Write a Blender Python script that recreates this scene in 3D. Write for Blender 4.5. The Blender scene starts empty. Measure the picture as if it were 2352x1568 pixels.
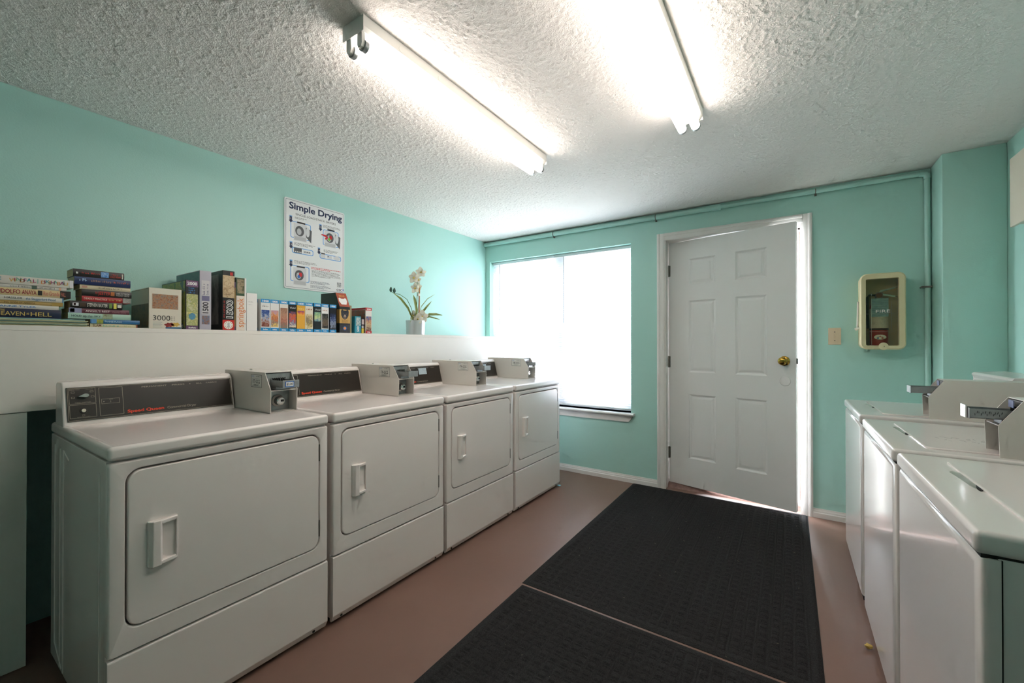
import bpy, bmesh, math, random
import numpy as np
from mathutils import Vector, Matrix

scene = bpy.context.scene
C = scene.collection
R = math.radians

# ------------------------------------------------------------------ camera
cam_d = bpy.data.cameras.new('camera'); cam = bpy.data.objects.new('camera', cam_d); C.objects.link(cam)
cam.location = (2.7242, 0.0, 1.203)
cam.rotation_euler = (math.pi/2 + 0.0047, 0, 0.5871)
cam_d.sensor_fit = 'HORIZONTAL'; cam_d.sensor_width = 36.0
cam_d.lens = 958.68/2352*36.0
cam_d.clip_start = 0.02; cam_d.clip_end = 200
scene.camera = cam

# ------------------------------------------------------------------ world, exposure
SKY_STRENGTH = 4.6
TUBE_STRENGTH = 3.7
world = bpy.data.worlds.new('overcast_sky'); scene.world = world
world.use_nodes = True
bg = world.node_tree.nodes['Background']
bg.inputs['Color'].default_value = (0.86, 0.93, 1.0, 1)
bg.inputs['Strength'].default_value = SKY_STRENGTH
vs = scene.view_settings
vs.view_transform = 'Standard'; vs.look = 'None'; vs.gamma = 1.0; vs.use_curve_mapping = False
vs.exposure = 2.5
scene.cycles.max_bounces = 6; scene.cycles.diffuse_bounces = 4; scene.cycles.glossy_bounces = 2
scene.cycles.use_adaptive_sampling = True; scene.cycles.adaptive_threshold = 0.06; scene.cycles.adaptive_min_samples = 28; scene.cycles.use_denoising = True
scene.cycles.transmission_bounces = 4; scene.cycles.transparent_max_bounces = 6; scene.cycles.caustics_reflective = False; scene.cycles.caustics_refractive = False

# the daylight reaches the room through the window and the door gap: portals only guide the sampling of the sky
def portal(name, loc, sx, sy):
    l = bpy.data.lights.new(name, 'AREA'); l.shape = 'RECTANGLE'; l.size = sx; l.size_y = sy
    l.cycles.is_portal = True
    o = bpy.data.objects.new(name, l); C.objects.link(o)
    o.location = loc; o.rotation_euler = (R(-90), 0, 0)
    return o
portal('window_portal', (0.8155, 3.80, 1.335), 1.54, 1.48)

# ------------------------------------------------------------------ materials
def lin(c):
    if isinstance(c, (int, float)): c = (c, c, c)
    r = []
    for v in c[:3]:
        v = v/255.0
        r.append(v/12.92 if v <= 0.04045 else ((v+0.055)/1.055)**2.4)
    return tuple(r) + (1.0,)

MATS = {}
def mat(name, col, rough=0.5, metal=0.0, bump=None, var=None, spec=0.5, coat=0.0, alpha_mix=None):
    """col is sRGB 0-255; bump=(scale, strength, distance); var=(scale, other sRGB colour, contrast)"""
    if name in MATS: return MATS[name]
    m = bpy.data.materials.new(name); m.use_nodes = True
    nt = m.node_tree; b = nt.nodes['Principled BSDF']
    b.inputs['Base Color'].default_value = lin(col)
    b.inputs['Roughness'].default_value = rough
    b.inputs['Metallic'].default_value = metal
    b.inputs['Specular IOR Level'].default_value = spec
    b.inputs['Coat Weight'].default_value = coat
    b.inputs['Coat Roughness'].default_value = 0.08
    tc = None
    if bump or var:
        tc = nt.nodes.new('ShaderNodeTexCoord')
    if bump:
        n = nt.nodes.new('ShaderNodeTexNoise'); n.inputs['Scale'].default_value = bump[0]
        n.inputs['Detail'].default_value = 3.0
        nt.links.new(tc.outputs['Object'], n.inputs['Vector'])
        bp = nt.nodes.new('ShaderNodeBump'); bp.inputs['Strength'].default_value = bump[1]
        bp.inputs['Distance'].default_value = bump[2] if len(bump) > 2 else 0.002
        nt.links.new(n.outputs['Fac'], bp.inputs['Height'])
        nt.links.new(bp.outputs['Normal'], b.inputs['Normal'])
    if var:
        n = nt.nodes.new('ShaderNodeTexNoise'); n.inputs['Scale'].default_value = var[0]
        n.inputs['Detail'].default_value = 5.0; n.inputs['Roughness'].default_value = 0.6
        nt.links.new(tc.outputs['Object'], n.inputs['Vector'])
        cr = nt.nodes.new('ShaderNodeValToRGB')
        k = var[2] if len(var) > 2 else 0.2
        cr.color_ramp.elements[0].position = 0.5-k; cr.color_ramp.elements[0].color = lin(var[1])
        cr.color_ramp.elements[1].position = 0.5+k; cr.color_ramp.elements[1].color = lin(col)
        nt.links.new(n.outputs['Fac'], cr.inputs['Fac'])
        nt.links.new(cr.outputs['Color'], b.inputs['Base Color'])
    MATS[name] = m
    return m

def mat_print(name, cols, scale=30.0, seed=0.0, stretch=(1, 1, 1), rough=0.35, grad=0.0):
    """a printed picture: blotches of the picture's colours"""
    if name in MATS: return MATS[name]
    m = bpy.data.materials.new(name); m.use_nodes = True
    nt = m.node_tree; b = nt.nodes['Principled BSDF']; b.inputs['Roughness'].default_value = rough
    tc = nt.nodes.new('ShaderNodeTexCoord'); mp = nt.nodes.new('ShaderNodeMapping')
    mp.inputs['Location'].default_value = (seed*3.1, seed*1.7, seed*2.3); mp.inputs['Scale'].default_value = stretch
    nt.links.new(tc.outputs['Object'], mp.inputs['Vector'])
    n = nt.nodes.new('ShaderNodeTexNoise'); n.inputs['Scale'].default_value = scale; n.inputs['Detail'].default_value = 6
    n.inputs['Roughness'].default_value = 0.8; n.inputs['Distortion'].default_value = 0.5
    nt.links.new(mp.outputs['Vector'], n.inputs['Vector'])
    cr = nt.nodes.new('ShaderNodeValToRGB'); el = cr.color_ramp.elements
    k = len(cols)
    for i, c in enumerate(cols):
        p = 0.32+0.36*i/(k-1)
        e = el[i] if i < 2 else el.new(p)
        e.position = p; e.color = lin(c)
    if k >= 2:
        el[0].position = 0.32
    src = n.outputs['Fac']
    if grad:            # colours listed from the top of the picture to its bottom
        sx = nt.nodes.new('ShaderNodeSeparateXYZ'); nt.links.new(tc.outputs['Generated'], sx.inputs[0])
        ma = nt.nodes.new('ShaderNodeMath'); ma.operation = 'MULTIPLY_ADD'; ma.inputs[1].default_value = -grad; ma.inputs[2].default_value = grad/2
        nt.links.new(sx.outputs['Z'], ma.inputs[0])
        mb = nt.nodes.new('ShaderNodeMath'); mb.operation = 'ADD'
        nt.links.new(ma.outputs[0], mb.inputs[0]); nt.links.new(src, mb.inputs[1]); src = mb.outputs[0]
    nt.links.new(src, cr.inputs['Fac']); nt.links.new(cr.outputs['Color'], b.inputs['Base Color'])
    MATS[name] = m
    return m

def mat_emit(name, col, strength):
    m = bpy.data.materials.new(name); m.use_nodes = True
    nt = m.node_tree; nt.nodes.remove(nt.nodes['Principled BSDF'])
    e = nt.nodes.new('ShaderNodeEmission'); e.inputs['Color'].default_value = lin(col); e.inputs['Strength'].default_value = strength
    nt.links.new(e.outputs['Emission'], nt.nodes['Material Output'].inputs['Surface'])
    return m

def mat_clear(name, tint=(255, 255, 255), gloss=0.06, rough=0.02):
    m = bpy.data.materials.new(name); m.use_nodes = True
    nt = m.node_tree; nt.nodes.remove(nt.nodes['Principled BSDF'])
    t = nt.nodes.new('ShaderNodeBsdfTransparent'); t.inputs['Color'].default_value = lin(tint)
    g = nt.nodes.new('ShaderNodeBsdfGlossy'); g.inputs['Roughness'].default_value = rough
    mx = nt.nodes.new('ShaderNodeMixShader'); mx.inputs['Fac'].default_value = gloss
    nt.links.new(t.outputs[0], mx.inputs[1]); nt.links.new(g.outputs[0], mx.inputs[2])
    nt.links.new(mx.outputs[0], nt.nodes['Material Output'].inputs['Surface'])
    return m

def mat_slat():
    m = bpy.data.materials.new('blind_vinyl'); m.use_nodes = True
    nt = m.node_tree; nt.nodes.remove(nt.nodes['Principled BSDF'])
    d = nt.nodes.new('ShaderNodeBsdfDiffuse'); d.inputs['Color'].default_value = lin((244, 246, 250))
    t = nt.nodes.new('ShaderNodeBsdfTranslucent'); t.inputs['Color'].default_value = lin((240, 244, 252))
    mx = nt.nodes.new('ShaderNodeMixShader'); mx.inputs['Fac'].default_value = 0.2
    nt.links.new(d.outputs[0], mx.inputs[1]); nt.links.new(t.outputs[0], mx.inputs[2])
    nt.links.new(mx.outputs[0], nt.nodes['Material Output'].inputs['Surface'])
    return m

M_teal = mat('teal_wall_paint', (182, 226, 217), 0.45, bump=(160, 0.25, 0.002), var=(1.3, (178, 223, 214), 0.3))
M_ceil = mat('popcorn_ceiling', (238, 233, 229), 0.9, bump=(190, 0.75, 0.004))
M_floor = mat('painted_concrete', (134, 104, 92), 0.42, bump=(60, 0.12, 0.002), var=(2.2, (124, 96, 84), 0.25))
M_white = mat('white_enamel', (237, 229, 225), 0.22, coat=0.4)
M_whitew = mat('washer_enamel', (225, 219, 216), 0.2, coat=0.3)
M_cream = mat('coin_box_paint', (218, 213, 206), 0.35, bump=(300, 0.1, 0.0005))
M_trim = mat('trim_paint', (240, 238, 236), 0.4, var=(4, (229, 226, 222), 0.25))
M_shelf = mat('shelf_paint', (238, 234, 228), 0.45, var=(2.5, (232, 228, 220), 0.3))
M_door = mat('door_paint', (238, 238, 237), 0.42, bump=(40, 0.05, 0.002))
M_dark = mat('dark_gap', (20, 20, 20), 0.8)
M_steel = mat('zinc_metal', (172, 176, 176), 0.38, 0.6, var=(30, (140, 144, 146), 0.25))
M_steeld = mat('dull_steel', (118, 115, 108), 0.5, 0.5)
M_chrome = mat('bright_metal', (205, 205, 202), 0.15, 1.0)
M_brass = mat('brass', (196, 158, 72), 0.22, 1.0)
M_fascia = mat('brown_black_panel', (46, 40, 36), 0.28)
M_line = mat('panel_line_print', (176, 166, 148), 0.5)
M_ink = mat('black_ink', (28, 28, 30), 0.5)
M_red = mat('orange_red_print', (226, 66, 34), 0.5)
M_wprint = mat('white_print', (238, 238, 236), 0.5)
M_mat = mat('charcoal_carpet', (64, 64, 65), 0.95, bump=(700, 0.9, 0.003), var=(300, (42, 42, 43), 0.15), spec=0.1)
M_rubber = mat('black_rubber', (26, 26, 26), 0.7)
M_paper = mat('page_paper', (206, 192, 156), 0.8, bump=(500, 0.15, 0.0005))
M_fix = mat('fixture_enamel', (232, 231, 227), 0.4)
M_beige = mat('beige_plastic', (225, 213, 172), 0.4)
M_almond = mat('almond_plastic', (226, 207, 178), 0.4)
M_pipe = mat('painted_pipe', (180, 224, 215), 0.35)
M_glass = mat_clear('window_glass', (250, 252, 252), 0.05)
M_pane = mat_clear('cabinet_plastic', (240, 238, 226), 0.05, 0.06)
M_slat = mat_slat()
M_tube = mat_emit('fluorescent_glow', (255, 242, 231), TUBE_STRENGTH)
M_vinyl = mat('window_vinyl', (236, 238, 242), 0.4)
M_ext = mat('exterior_stucco', (196, 160, 150), 0.8)
M_ground = mat('exterior_concrete', (190, 188, 182), 0.9)
M_sticker = mat('sticker_paper', (222, 222, 216), 0.5)
M_blue = mat('blue_print', (48, 110, 190), 0.5)
M_redp = mat('red_enamel', (168, 34, 34), 0.3)

# ------------------------------------------------------------------ mesh helpers
def nb(): return bmesh.new()

def box(bm, x0, x1, y0, y1, z0, z1, bev=0.0, seg=2):
    vs_ = [bm.verts.new(p) for p in ((x0,y0,z0),(x1,y0,z0),(x1,y1,z0),(x0,y1,z0),(x0,y0,z1),(x1,y0,z1),(x1,y1,z1),(x0,y1,z1))]
    fs = [bm.faces.new([vs_[i] for i in f]) for f in ((0,3,2,1),(4,5,6,7),(0,1,5,4),(1,2,6,5),(2,3,7,6),(3,0,4,7))]
    if bev > 0:
        es = list({e for f in fs for e in f.edges})
        bmesh.ops.bevel(bm, geom=es, offset=bev, segments=seg, affect='EDGES', profile=0.5, clamp_overlap=True)
    return bm

def axpt(axis, a, p):
    if axis == 'x': return (a, p[0], p[1])
    if axis == 'y': return (p[0], a, p[1])
    return (p[0], p[1], a)

def prism(bm, pts, axis, a0, a1, bev=0.0, seg=2):
    l0 = [bm.verts.new(axpt(axis, a0, p)) for p in pts]
    l1 = [bm.verts.new(axpt(axis, a1, p)) for p in pts]
    n = len(pts)
    fs = [bm.faces.new(l0), bm.faces.new(list(reversed(l1)))]
    for i in range(n):
        fs.append(bm.faces.new([l0[i], l1[i], l1[(i+1) % n], l0[(i+1) % n]]))
    if bev > 0:
        es = list({e for f in fs for e in f.edges})
        bmesh.ops.bevel(bm, geom=es, offset=bev, segments=seg, affect='EDGES', profile=0.5, clamp_overlap=True)
    return bm

def rrect(a0, a1, b0, b1, r, n=5):
    pts = []
    for cx, cy, s in ((a1-r, b1-r, 0), (a0+r, b1-r, 90), (a0+r, b0+r, 180), (a1-r, b0+r, 270)):
        for i in range(n+1):
            t = R(s+90*i/n); pts.append((cx+r*math.cos(t), cy+r*math.sin(t)))
    return pts

def ring(bm, outer, inner, axis, a0, a1):
    n = len(outer)
    v = [[bm.verts.new(axpt(axis, a, p)) for p in L] for L in (outer, inner) for a in (a0, a1)]
    o0, o1, i0, i1 = v
    for k in range(n):
        j = (k+1) % n
        for q in ((o0[k], o0[j], o1[j], o1[k]), (i0[k], i1[k], i1[j], i0[j]), (o1[k], o1[j], i1[j], i1[k]), (o0[k], i0[k], i0[j], o0[j])):
            bm.faces.new(q)
    return bm

def nested(bm, loops, cap=True):
    L = [[bm.verts.new(p) for p in lp] for lp in loops]
    n = len(L[0])
    for a, b in zip(L, L[1:]):
        for k in range(n):
            j = (k+1) % n
            bm.faces.new((a[k], a[j], b[j], b[k]))
    if cap: bm.faces.new(L[-1])
    return bm

def cyl(bm, p0, p1, r, r2=None, n=16):
    p0 = Vector(p0); p1 = Vector(p1); r2 = r if r2 is None else r2
    d = (p1-p0).normalized(); a = d.orthogonal().normalized(); b = d.cross(a)
    l0, l1 = [], []
    for i in range(n):
        t = 2*math.pi*i/n; o = a*math.cos(t)+b*math.sin(t)
        l0.append(bm.verts.new(p0+o*r)); l1.append(bm.verts.new(p1+o*r2))
    for i in range(n):
        j = (i+1) % n; bm.faces.new((l0[i], l0[j], l1[j], l1[i]))
    bm.faces.new(list(reversed(l0))); bm.faces.new(l1)
    return bm

def tube(bm, path, r, n=10):
    path = [Vector(p) for p in path]; rs = r if isinstance(r, (list, tuple)) else [r]*len(path)
    prev = None; L = []
    for i, p in enumerate(path):
        d = (path[min(i+1, len(path)-1)]-path[max(i-1, 0)]).normalized()
        a = d.orthogonal().normalized() if prev is None else (prev-d*prev.dot(d)).normalized()
        prev = a; b = d.cross(a)
        L.append([bm.verts.new(p+(a*math.cos(2*math.pi*k/n)+b*math.sin(2*math.pi*k/n))*rs[i]) for k in range(n)])
    for u, w in zip(L, L[1:]):
        for k in range(n):
            j = (k+1) % n; bm.faces.new((u[k], u[j], w[j], w[k]))
    bm.faces.new(list(reversed(L[0]))); bm.faces.new(L[-1])
    return bm

def lathe(bm, prof, c=(0, 0, 0), n=24, axis='z'):
    L = []
    for r, h in prof:
        row = []
        for k in range(n):
            t = 2*math.pi*k/n; x, y = r*math.cos(t), r*math.sin(t)
            p = (x, y, h) if axis == 'z' else ((h, x, y) if axis == 'x' else (x, h, y))
            row.append(bm.verts.new((c[0]+p[0], c[1]+p[1], c[2]+p[2])))
        L.append(row)
    for u, w in zip(L, L[1:]):
        for k in range(n):
            j = (k+1) % n; bm.faces.new((u[k], u[j], w[j], w[k]))
    bm.faces.new(L[0]); bm.faces.new(L[-1])
    return bm

OFF = {}
def wn(o):
    m_ = o.modifiers.new('weighted_normals', 'WEIGHTED_NORMAL'); m_.keep_sharp = True; m_.weight = 100

def finish(name, bm, m, off, smooth=35):
    bmesh.ops.recalc_face_normals(bm, faces=bm.faces)
    if off is not None: bmesh.ops.translate(bm, verts=bm.verts, vec=-Vector(off))
    me = bpy.data.meshes.new(name); bm.to_mesh(me); bm.free()
    if smooth:
        me.polygons.foreach_set('use_smooth', [True]*len(me.polygons))
        me.set_sharp_from_angle(angle=R(smooth))
    me.materials.append(m)
    return me

def part(name, bm, m, parent, smooth=35):
    off = OFF.get(parent.name, Vector((0, 0, 0)))
    me = finish(name, bm, m, off, smooth)
    o = bpy.data.objects.new(name, me); C.objects.link(o); o.parent = parent
    if smooth and len(me.polygons) > 12: wn(o)
    OFF[o.name] = off
    return o

def tag(o, label=None, cat=None, group=None, kind=None):
    if label: o['label'] = label
    if cat: o['category'] = cat
    if group: o['group'] = group
    if kind: o['kind'] = kind
    return o

def solo(name, bm, m, label=None, cat=None, group=None, kind=None, smooth=35):
    bm.verts.ensure_lookup_table()
    co = [v.co for v in bm.verts]
    off = Vector(((min(c.x for c in co)+max(c.x for c in co))/2, (min(c.y for c in co)+max(c.y for c in co))/2, min(c.z for c in co)))
    me = finish(name, bm, m, off, smooth)
    o = bpy.data.objects.new(name, me); C.objects.link(o); o.location = off
    OFF[o.name] = off
    return tag(o, label, cat, group, kind)

def thing(name, label, cat, loc=(0, 0, 0), group=None, kind=None, off=True, rotz=0.0):
    o = bpy.data.objects.new(name, None); C.objects.link(o); o.empty_display_size = 0.05
    o.location = loc; o.rotation_euler = (0, 0, rotz)
    OFF[o.name] = Vector(loc) if off else Vector((0, 0, 0))
    return tag(o, label, cat, group, kind)

def dup(root, dloc):
    r = root.copy(); C.objects.link(r); r.location = root.location+Vector(dloc)
    OFF[r.name] = OFF[root.name]+Vector(dloc)
    for ch in list(root.children):
        c = ch.copy(); C.objects.link(c); c.parent = r; OFF[c.name] = OFF[r.name]
        for g in list(ch.children):
            d = g.copy(); C.objects.link(d); d.parent = c; OFF[d.name] = OFF[r.name]
    return r

TXT = {}
def text_mesh(s, bold=0.0, depth=0.25):
    key = (s, bold)
    if key not in TXT:
        cu = bpy.data.curves.new('lettering', 'FONT'); cu.body = s; cu.size = 1.0; cu.extrude = 0.0
        cu.resolution_u = 3; cu.offset = bold; cu.fill_mode = 'FRONT'
        o = bpy.data.objects.new('lettering_tmp', cu); C.objects.link(o)
        dg = bpy.context.evaluated_depsgraph_get()
        me = bpy.data.meshes.new_from_object(o.evaluated_get(dg))
        n = len(me.vertices); co = np.empty(n*3); me.vertices.foreach_get('co', co); co = co.reshape(-1, 3)
        faces = [tuple(p.vertices) for p in me.polygons]
        bpy.data.objects.remove(o); bpy.data.curves.remove(cu); bpy.data.meshes.remove(me)
        co[:, 0] -= co[:, 0].min()
        TXT[key] = (co, faces)
    return TXT[key]

def lettering(s, m, parent, org, u, v, height=None, width=None, bold=0.0, lift=0.0006, center=False, name='lettering'):
    """print s on the surface at org; u reading direction, v up. height = cap height, width squeezes to a given length"""
    if s.startswith('~'): return scribble(m, parent, org, u, v, height, width, lift, len(s)+int(abs(org[1])*1e4) % 97)
    co, faces = text_mesh(s, bold)
    co = co.copy()
    cap = max(co[:, 1].max(), 0.05); w0 = max(co[:, 0].max(), 1e-3)
    sy = (height/cap) if height else (width/w0)
    sx = (width/w0) if width else sy
    co[:, 0] *= sx; co[:, 1] *= sy
    if center:
        co[:, 0] -= co[:, 0].max()/2; co[:, 1] -= (co[:, 1].max()+co[:, 1].min())/2
    u = Vector(u).normalized(); v = Vector(v).normalized(); n = u.cross(v)
    org = Vector(org); off = OFF.get(parent.name, Vector((0, 0, 0)))
    pts = [tuple(org+u*float(c[0])+v*float(c[1])+n*lift-off) for c in co]
    me = bpy.data.meshes.new(name); me.from_pydata(pts, [], faces); me.update(); me.materials.append(m)
    o = bpy.data.objects.new(name, me); C.objects.link(o); o.parent = parent; OFF[o.name] = off
    return o

def scribble(m, parent, org, u, v, height, width, lift=0.0006, seed=1):
    """print too small to read: short strokes in word-like clusters"""
    rd = random.Random(seed); bm = nb(); a = 0.0
    u = Vector(u).normalized(); v = Vector(v).normalized(); o_ = Vector(org)+u.cross(v)*lift
    while a < width-height*0.3:
        for _ in range(rd.randint(3, 7)):
            if a >= width-height*0.3: break
            w = height*rd.uniform(0.16, 0.26); h = height*rd.choice((0.65, 0.7, 1.0))
            plate(bm, o_, u, v, a, a+w, 0, h, 0, 0.0002)
            if rd.random() < 0.6: plate(bm, o_, u, v, a+w, a+w*2.2, h*rd.choice((0, 0.45, 0.8)), h*rd.choice((0.15, 0.6, 0.95)), 0, 0.0002)
            a += height*rd.uniform(0.55, 0.75)
        a += height*0.5
    return part('small_lettering', bm, m, parent, smooth=0)

def plate(bm, org, u, v, a0, a1, b0, b1, t0=0.0, t1=0.001):
    """a thin slab lying on a surface: org + u*[a0,a1] + v*[b0,b1], raised t0..t1 along the normal"""
    org = Vector(org); u = Vector(u).normalized(); v = Vector(v).normalized(); n = u.cross(v)
    P = [org+u*a+v*b+n*t for t in (t0, t1) for a, b in ((a0, b0), (a1, b0), (a1, b1), (a0, b1))]
    vs_ = [bm.verts.new(p) for p in P]
    for f in ((0,3,2,1),(4,5,6,7),(0,1,5,4),(1,2,6,5),(2,3,7,6),(3,0,4,7)): bm.faces.new([vs_[i] for i in f])
    return bm

def outline(bm, org, u, v, a0, a1, b0, b1, w=0.0012, t=0.0006):
    plate(bm, org, u, v, a0, a1, b0, b0+w, 0, t); plate(bm, org, u, v, a0, a1, b1-w, b1, 0, t)
    plate(bm, org, u, v, a0, a0+w, b0+w, b1-w, 0, t); plate(bm, org, u, v, a1-w, a1, b0+w, b1-w, 0, t)
    return bm

def polyplate(bm, org, u, v, pts, t0=0.0, t1=0.0008):
    org = Vector(org); u = Vector(u).normalized(); v = Vector(v).normalized(); n = u.cross(v)
    l0 = [bm.verts.new(org+u*a+v*b+n*t0) for a, b in pts]; l1 = [bm.verts.new(org+u*a+v*b+n*t1) for a, b in pts]
    k = len(pts); bm.faces.new(list(reversed(l0))); bm.faces.new(l1)
    for i in range(k): bm.faces.new((l0[i], l0[(i+1) % k], l1[(i+1) % k], l1[i]))
    return bm

def grid_mesh(name, xs, ys, Z, m, flip=False, smooth=True):
    nx, ny = len(xs), len(ys)
    X, Y = np.meshgrid(xs, ys, indexing='ij')
    co = np.stack([X, Y, Z], -1).reshape(-1, 3).astype(np.float32)
    i = np.arange(nx*ny).reshape(nx, ny)
    q = np.stack([i[:-1, :-1], i[1:, :-1], i[1:, 1:], i[:-1, 1:]], -1).reshape(-1, 4)
    if flip: q = q[:, ::-1]
    me = bpy.data.meshes.new(name); nf = len(q)
    me.vertices.add(len(co)); me.vertices.foreach_set('co', co.ravel())
    me.loops.add(nf*4); me.loops.foreach_set('vertex_index', np.ascontiguousarray(q).ravel().astype(np.int32))
    me.polygons.add(nf); me.polygons.foreach_set('loop_start', np.arange(0, nf*4, 4, dtype=np.int32))
    me.update(calc_edges=True)
    me.polygons.foreach_set('use_smooth', np.full(nf, smooth)); me.materials.append(m)
    return me

rng = np.random.default_rng(7)
def blur(a, k):
    ker = np.hanning(k+2)[1:-1]; ker /= ker.sum()
    a = np.apply_along_axis(lambda r: np.convolve(r, ker, 'same'), 0, a)
    return np.apply_along_axis(lambda r: np.convolve(r, ker, 'same'), 1, a)

# ------------------------------------------------------------------ the room
W, D, H, YB = 3.705, 3.586, 2.289, -1.55
WX0, WX1, WZ0, WZ1 = 0.053, 1.578, 0.600, 2.072        # window opening
DX0, DX1, DZ1 = 1.853, 2.806, 2.072                    # rough door opening
WT = 0.20                                              # thickness of the far wall

solo('floor', box(nb(), -0.1, W+0.1, YB-0.1, D+WT, -0.06, 0.0), M_floor, kind='structure')
solo('wall_left', box(nb(), -0.12, 0.0, YB-0.1, D+WT, 0.0, H), M_teal, kind='structure')
solo('wall_right', box(nb(), W, W+0.12, YB-0.1, D+WT, 0.0, H), M_teal, kind='structure')
solo('wall_back', box(nb(), 0.0, W, YB-0.1, YB, 0.0, H), M_teal, kind='structure')
bm = nb()
xs_ = [0.0, WX0, WX1, DX0, DX1, W]
zs_ = [0.0, WZ0, WZ1, H]
def wall_cell(x0, x1, z0, z1): box(bm, x0, x1, D, D+WT, z0, z1)
wall_cell(0.0, WX0, 0, H); wall_cell(WX0, WX1, 0, WZ0); wall_cell(WX0, WX1, WZ1, H)
wall_cell(WX1, DX0, 0, H); wall_cell(DX0, DX1, DZ1, H); wall_cell(DX1, W, 0, H)
solo('wall_far', bm, M_teal, kind='structure')
solo('wall_pillar', box(nb(), 3.452, W, 3.350, D, 0.0, H, 0.006), M_teal, kind='structure')

# popcorn ceiling: real relief over the part of the room in view, flat slab behind it
cs = 0.0045
xs_c = np.arange(0, W+cs, cs); ys_c = np.arange(-0.25, D+cs, cs)
xs_c[-1] = W; ys_c[-1] = D
n0 = rng.standard_normal((len(xs_c), len(ys_c)))
f = blur(n0, 3); g = blur(rng.standard_normal(n0.shape), 7)
f = f/f.std(); g = g/g.std()
hgt = np.clip(f*0.95+g*0.14+0.25, 0, None)
hgt = 0.0012*hgt**0.9
hgt[0, :] = hgt[-1, :] = 0; hgt[:, 0] = hgt[:, -1] = 0
ce = bpy.data.objects.new('ceiling', grid_mesh('ceiling', xs_c, ys_c, H-hgt, M_ceil, flip=True)); C.objects.link(ce)
tag(ce, kind='structure')
slab = part('ceiling_slab', box(nb(), -0.12, W+0.12, YB-0.1, D+WT, H+0.001, H+0.12), M_ceil, ce)
part('ceiling_back', box(nb(), 0.0, W, YB, -0.25, H-0.001, H+0.001), M_ceil, ce)

# baseboards
def base_profile(t=0.014, h=0.062):
    return [(0, 0), (t, 0), (t, h*0.52), (t*0.62, h*0.60), (t*0.62, h*0.72), (t*0.35, h*0.86), (t*0.25, h), (0, h)]
bm = nb()
prism(bm, [(D-a, b) for a, b in base_profile()], 'x', 0.0, 1.800)
prism(bm, [(D-a, b) for a, b in base_profile()], 'x', 2.857, 3.452)
solo('baseboard_far', bm, M_trim, kind='structure', smooth=0)

# ------------------------------------------------------------------ window
win = thing('window_1', 'white vinyl double window behind mini blinds in the teal wall', None, (0.8155, D+0.14, WZ0), kind='structure')
fy0, fy1 = D+0.105, D+0.175
bm = nb()
ring(bm, [(WX0, WZ0), (WX1, WZ0), (WX1, WZ1), (WX0, WZ1)], [(WX0+0.03, WZ0+0.03), (WX1-0.03, WZ0+0.03), (WX1-0.03, WZ1-0.03), (WX0+0.03, WZ1-0.03)], 'y', fy0, fy1)
part('frame', bm, M_vinyl, win)
MX = 0.838
part('mullion', box(nb(), MX-0.04, MX+0.04, fy0-0.004, fy1, WZ0+0.03, WZ1-0.03, 0.003), M_vinyl, win)
for x0, x1 in ((WX0+0.03, MX-0.04), (MX+0.04, WX1-0.03)):
    for z0, z1, dy in ((WZ0+0.03, 1.345, 0.0), (1.305, WZ1-0.03, 0.028)):
        bm = nb(); w = 0.038
        ring(bm, [(x0, z0), (x1, z0), (x1, z1), (x0, z1)], [(x0+w, z0+w), (x1-w, z0+w), (x1-w, z1-w), (x0+w, z1-w)], 'y', fy0+0.008+dy, fy0+0.032+dy)
        sash = part('sash', bm, M_vinyl, win)
        part('pane', box(nb(), x0+w-0.003, x1-w+0.003, fy0+0.018+dy, fy0+0.022+dy, z0+w-0.003, z1-w+0.003), M_glass, sash)
bm = nb()
prism(bm, [(D-0.045, WZ0-0.022), (D-0.052, WZ0-0.014), (D-0.052, WZ0-0.006), (D-0.045, WZ0), (D+0.105, WZ0), (D+0.105, WZ0-0.022)], 'x', WX0+0.001, WX1-0.001)
prism(bm, [(D-0.045, WZ0-0.022), (D-0.052, WZ0-0.014), (D-0.052, WZ0-0.006), (D-0.045, WZ0), (D, WZ0), (D, WZ0-0.022)], 'x', WX1-0.001, WX1+0.034)
part('window_sill', bm, M_trim, win)
prism_pts = [(WX0, WZ0-0.022), (WX1+0.026, WZ0-0.022), (WX1-0.018, WZ0-0.078), (WX0, WZ0-0.078)]
part('apron', prism(nb(), prism_pts, 'y', D-0.016, D), M_trim, win)

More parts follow.
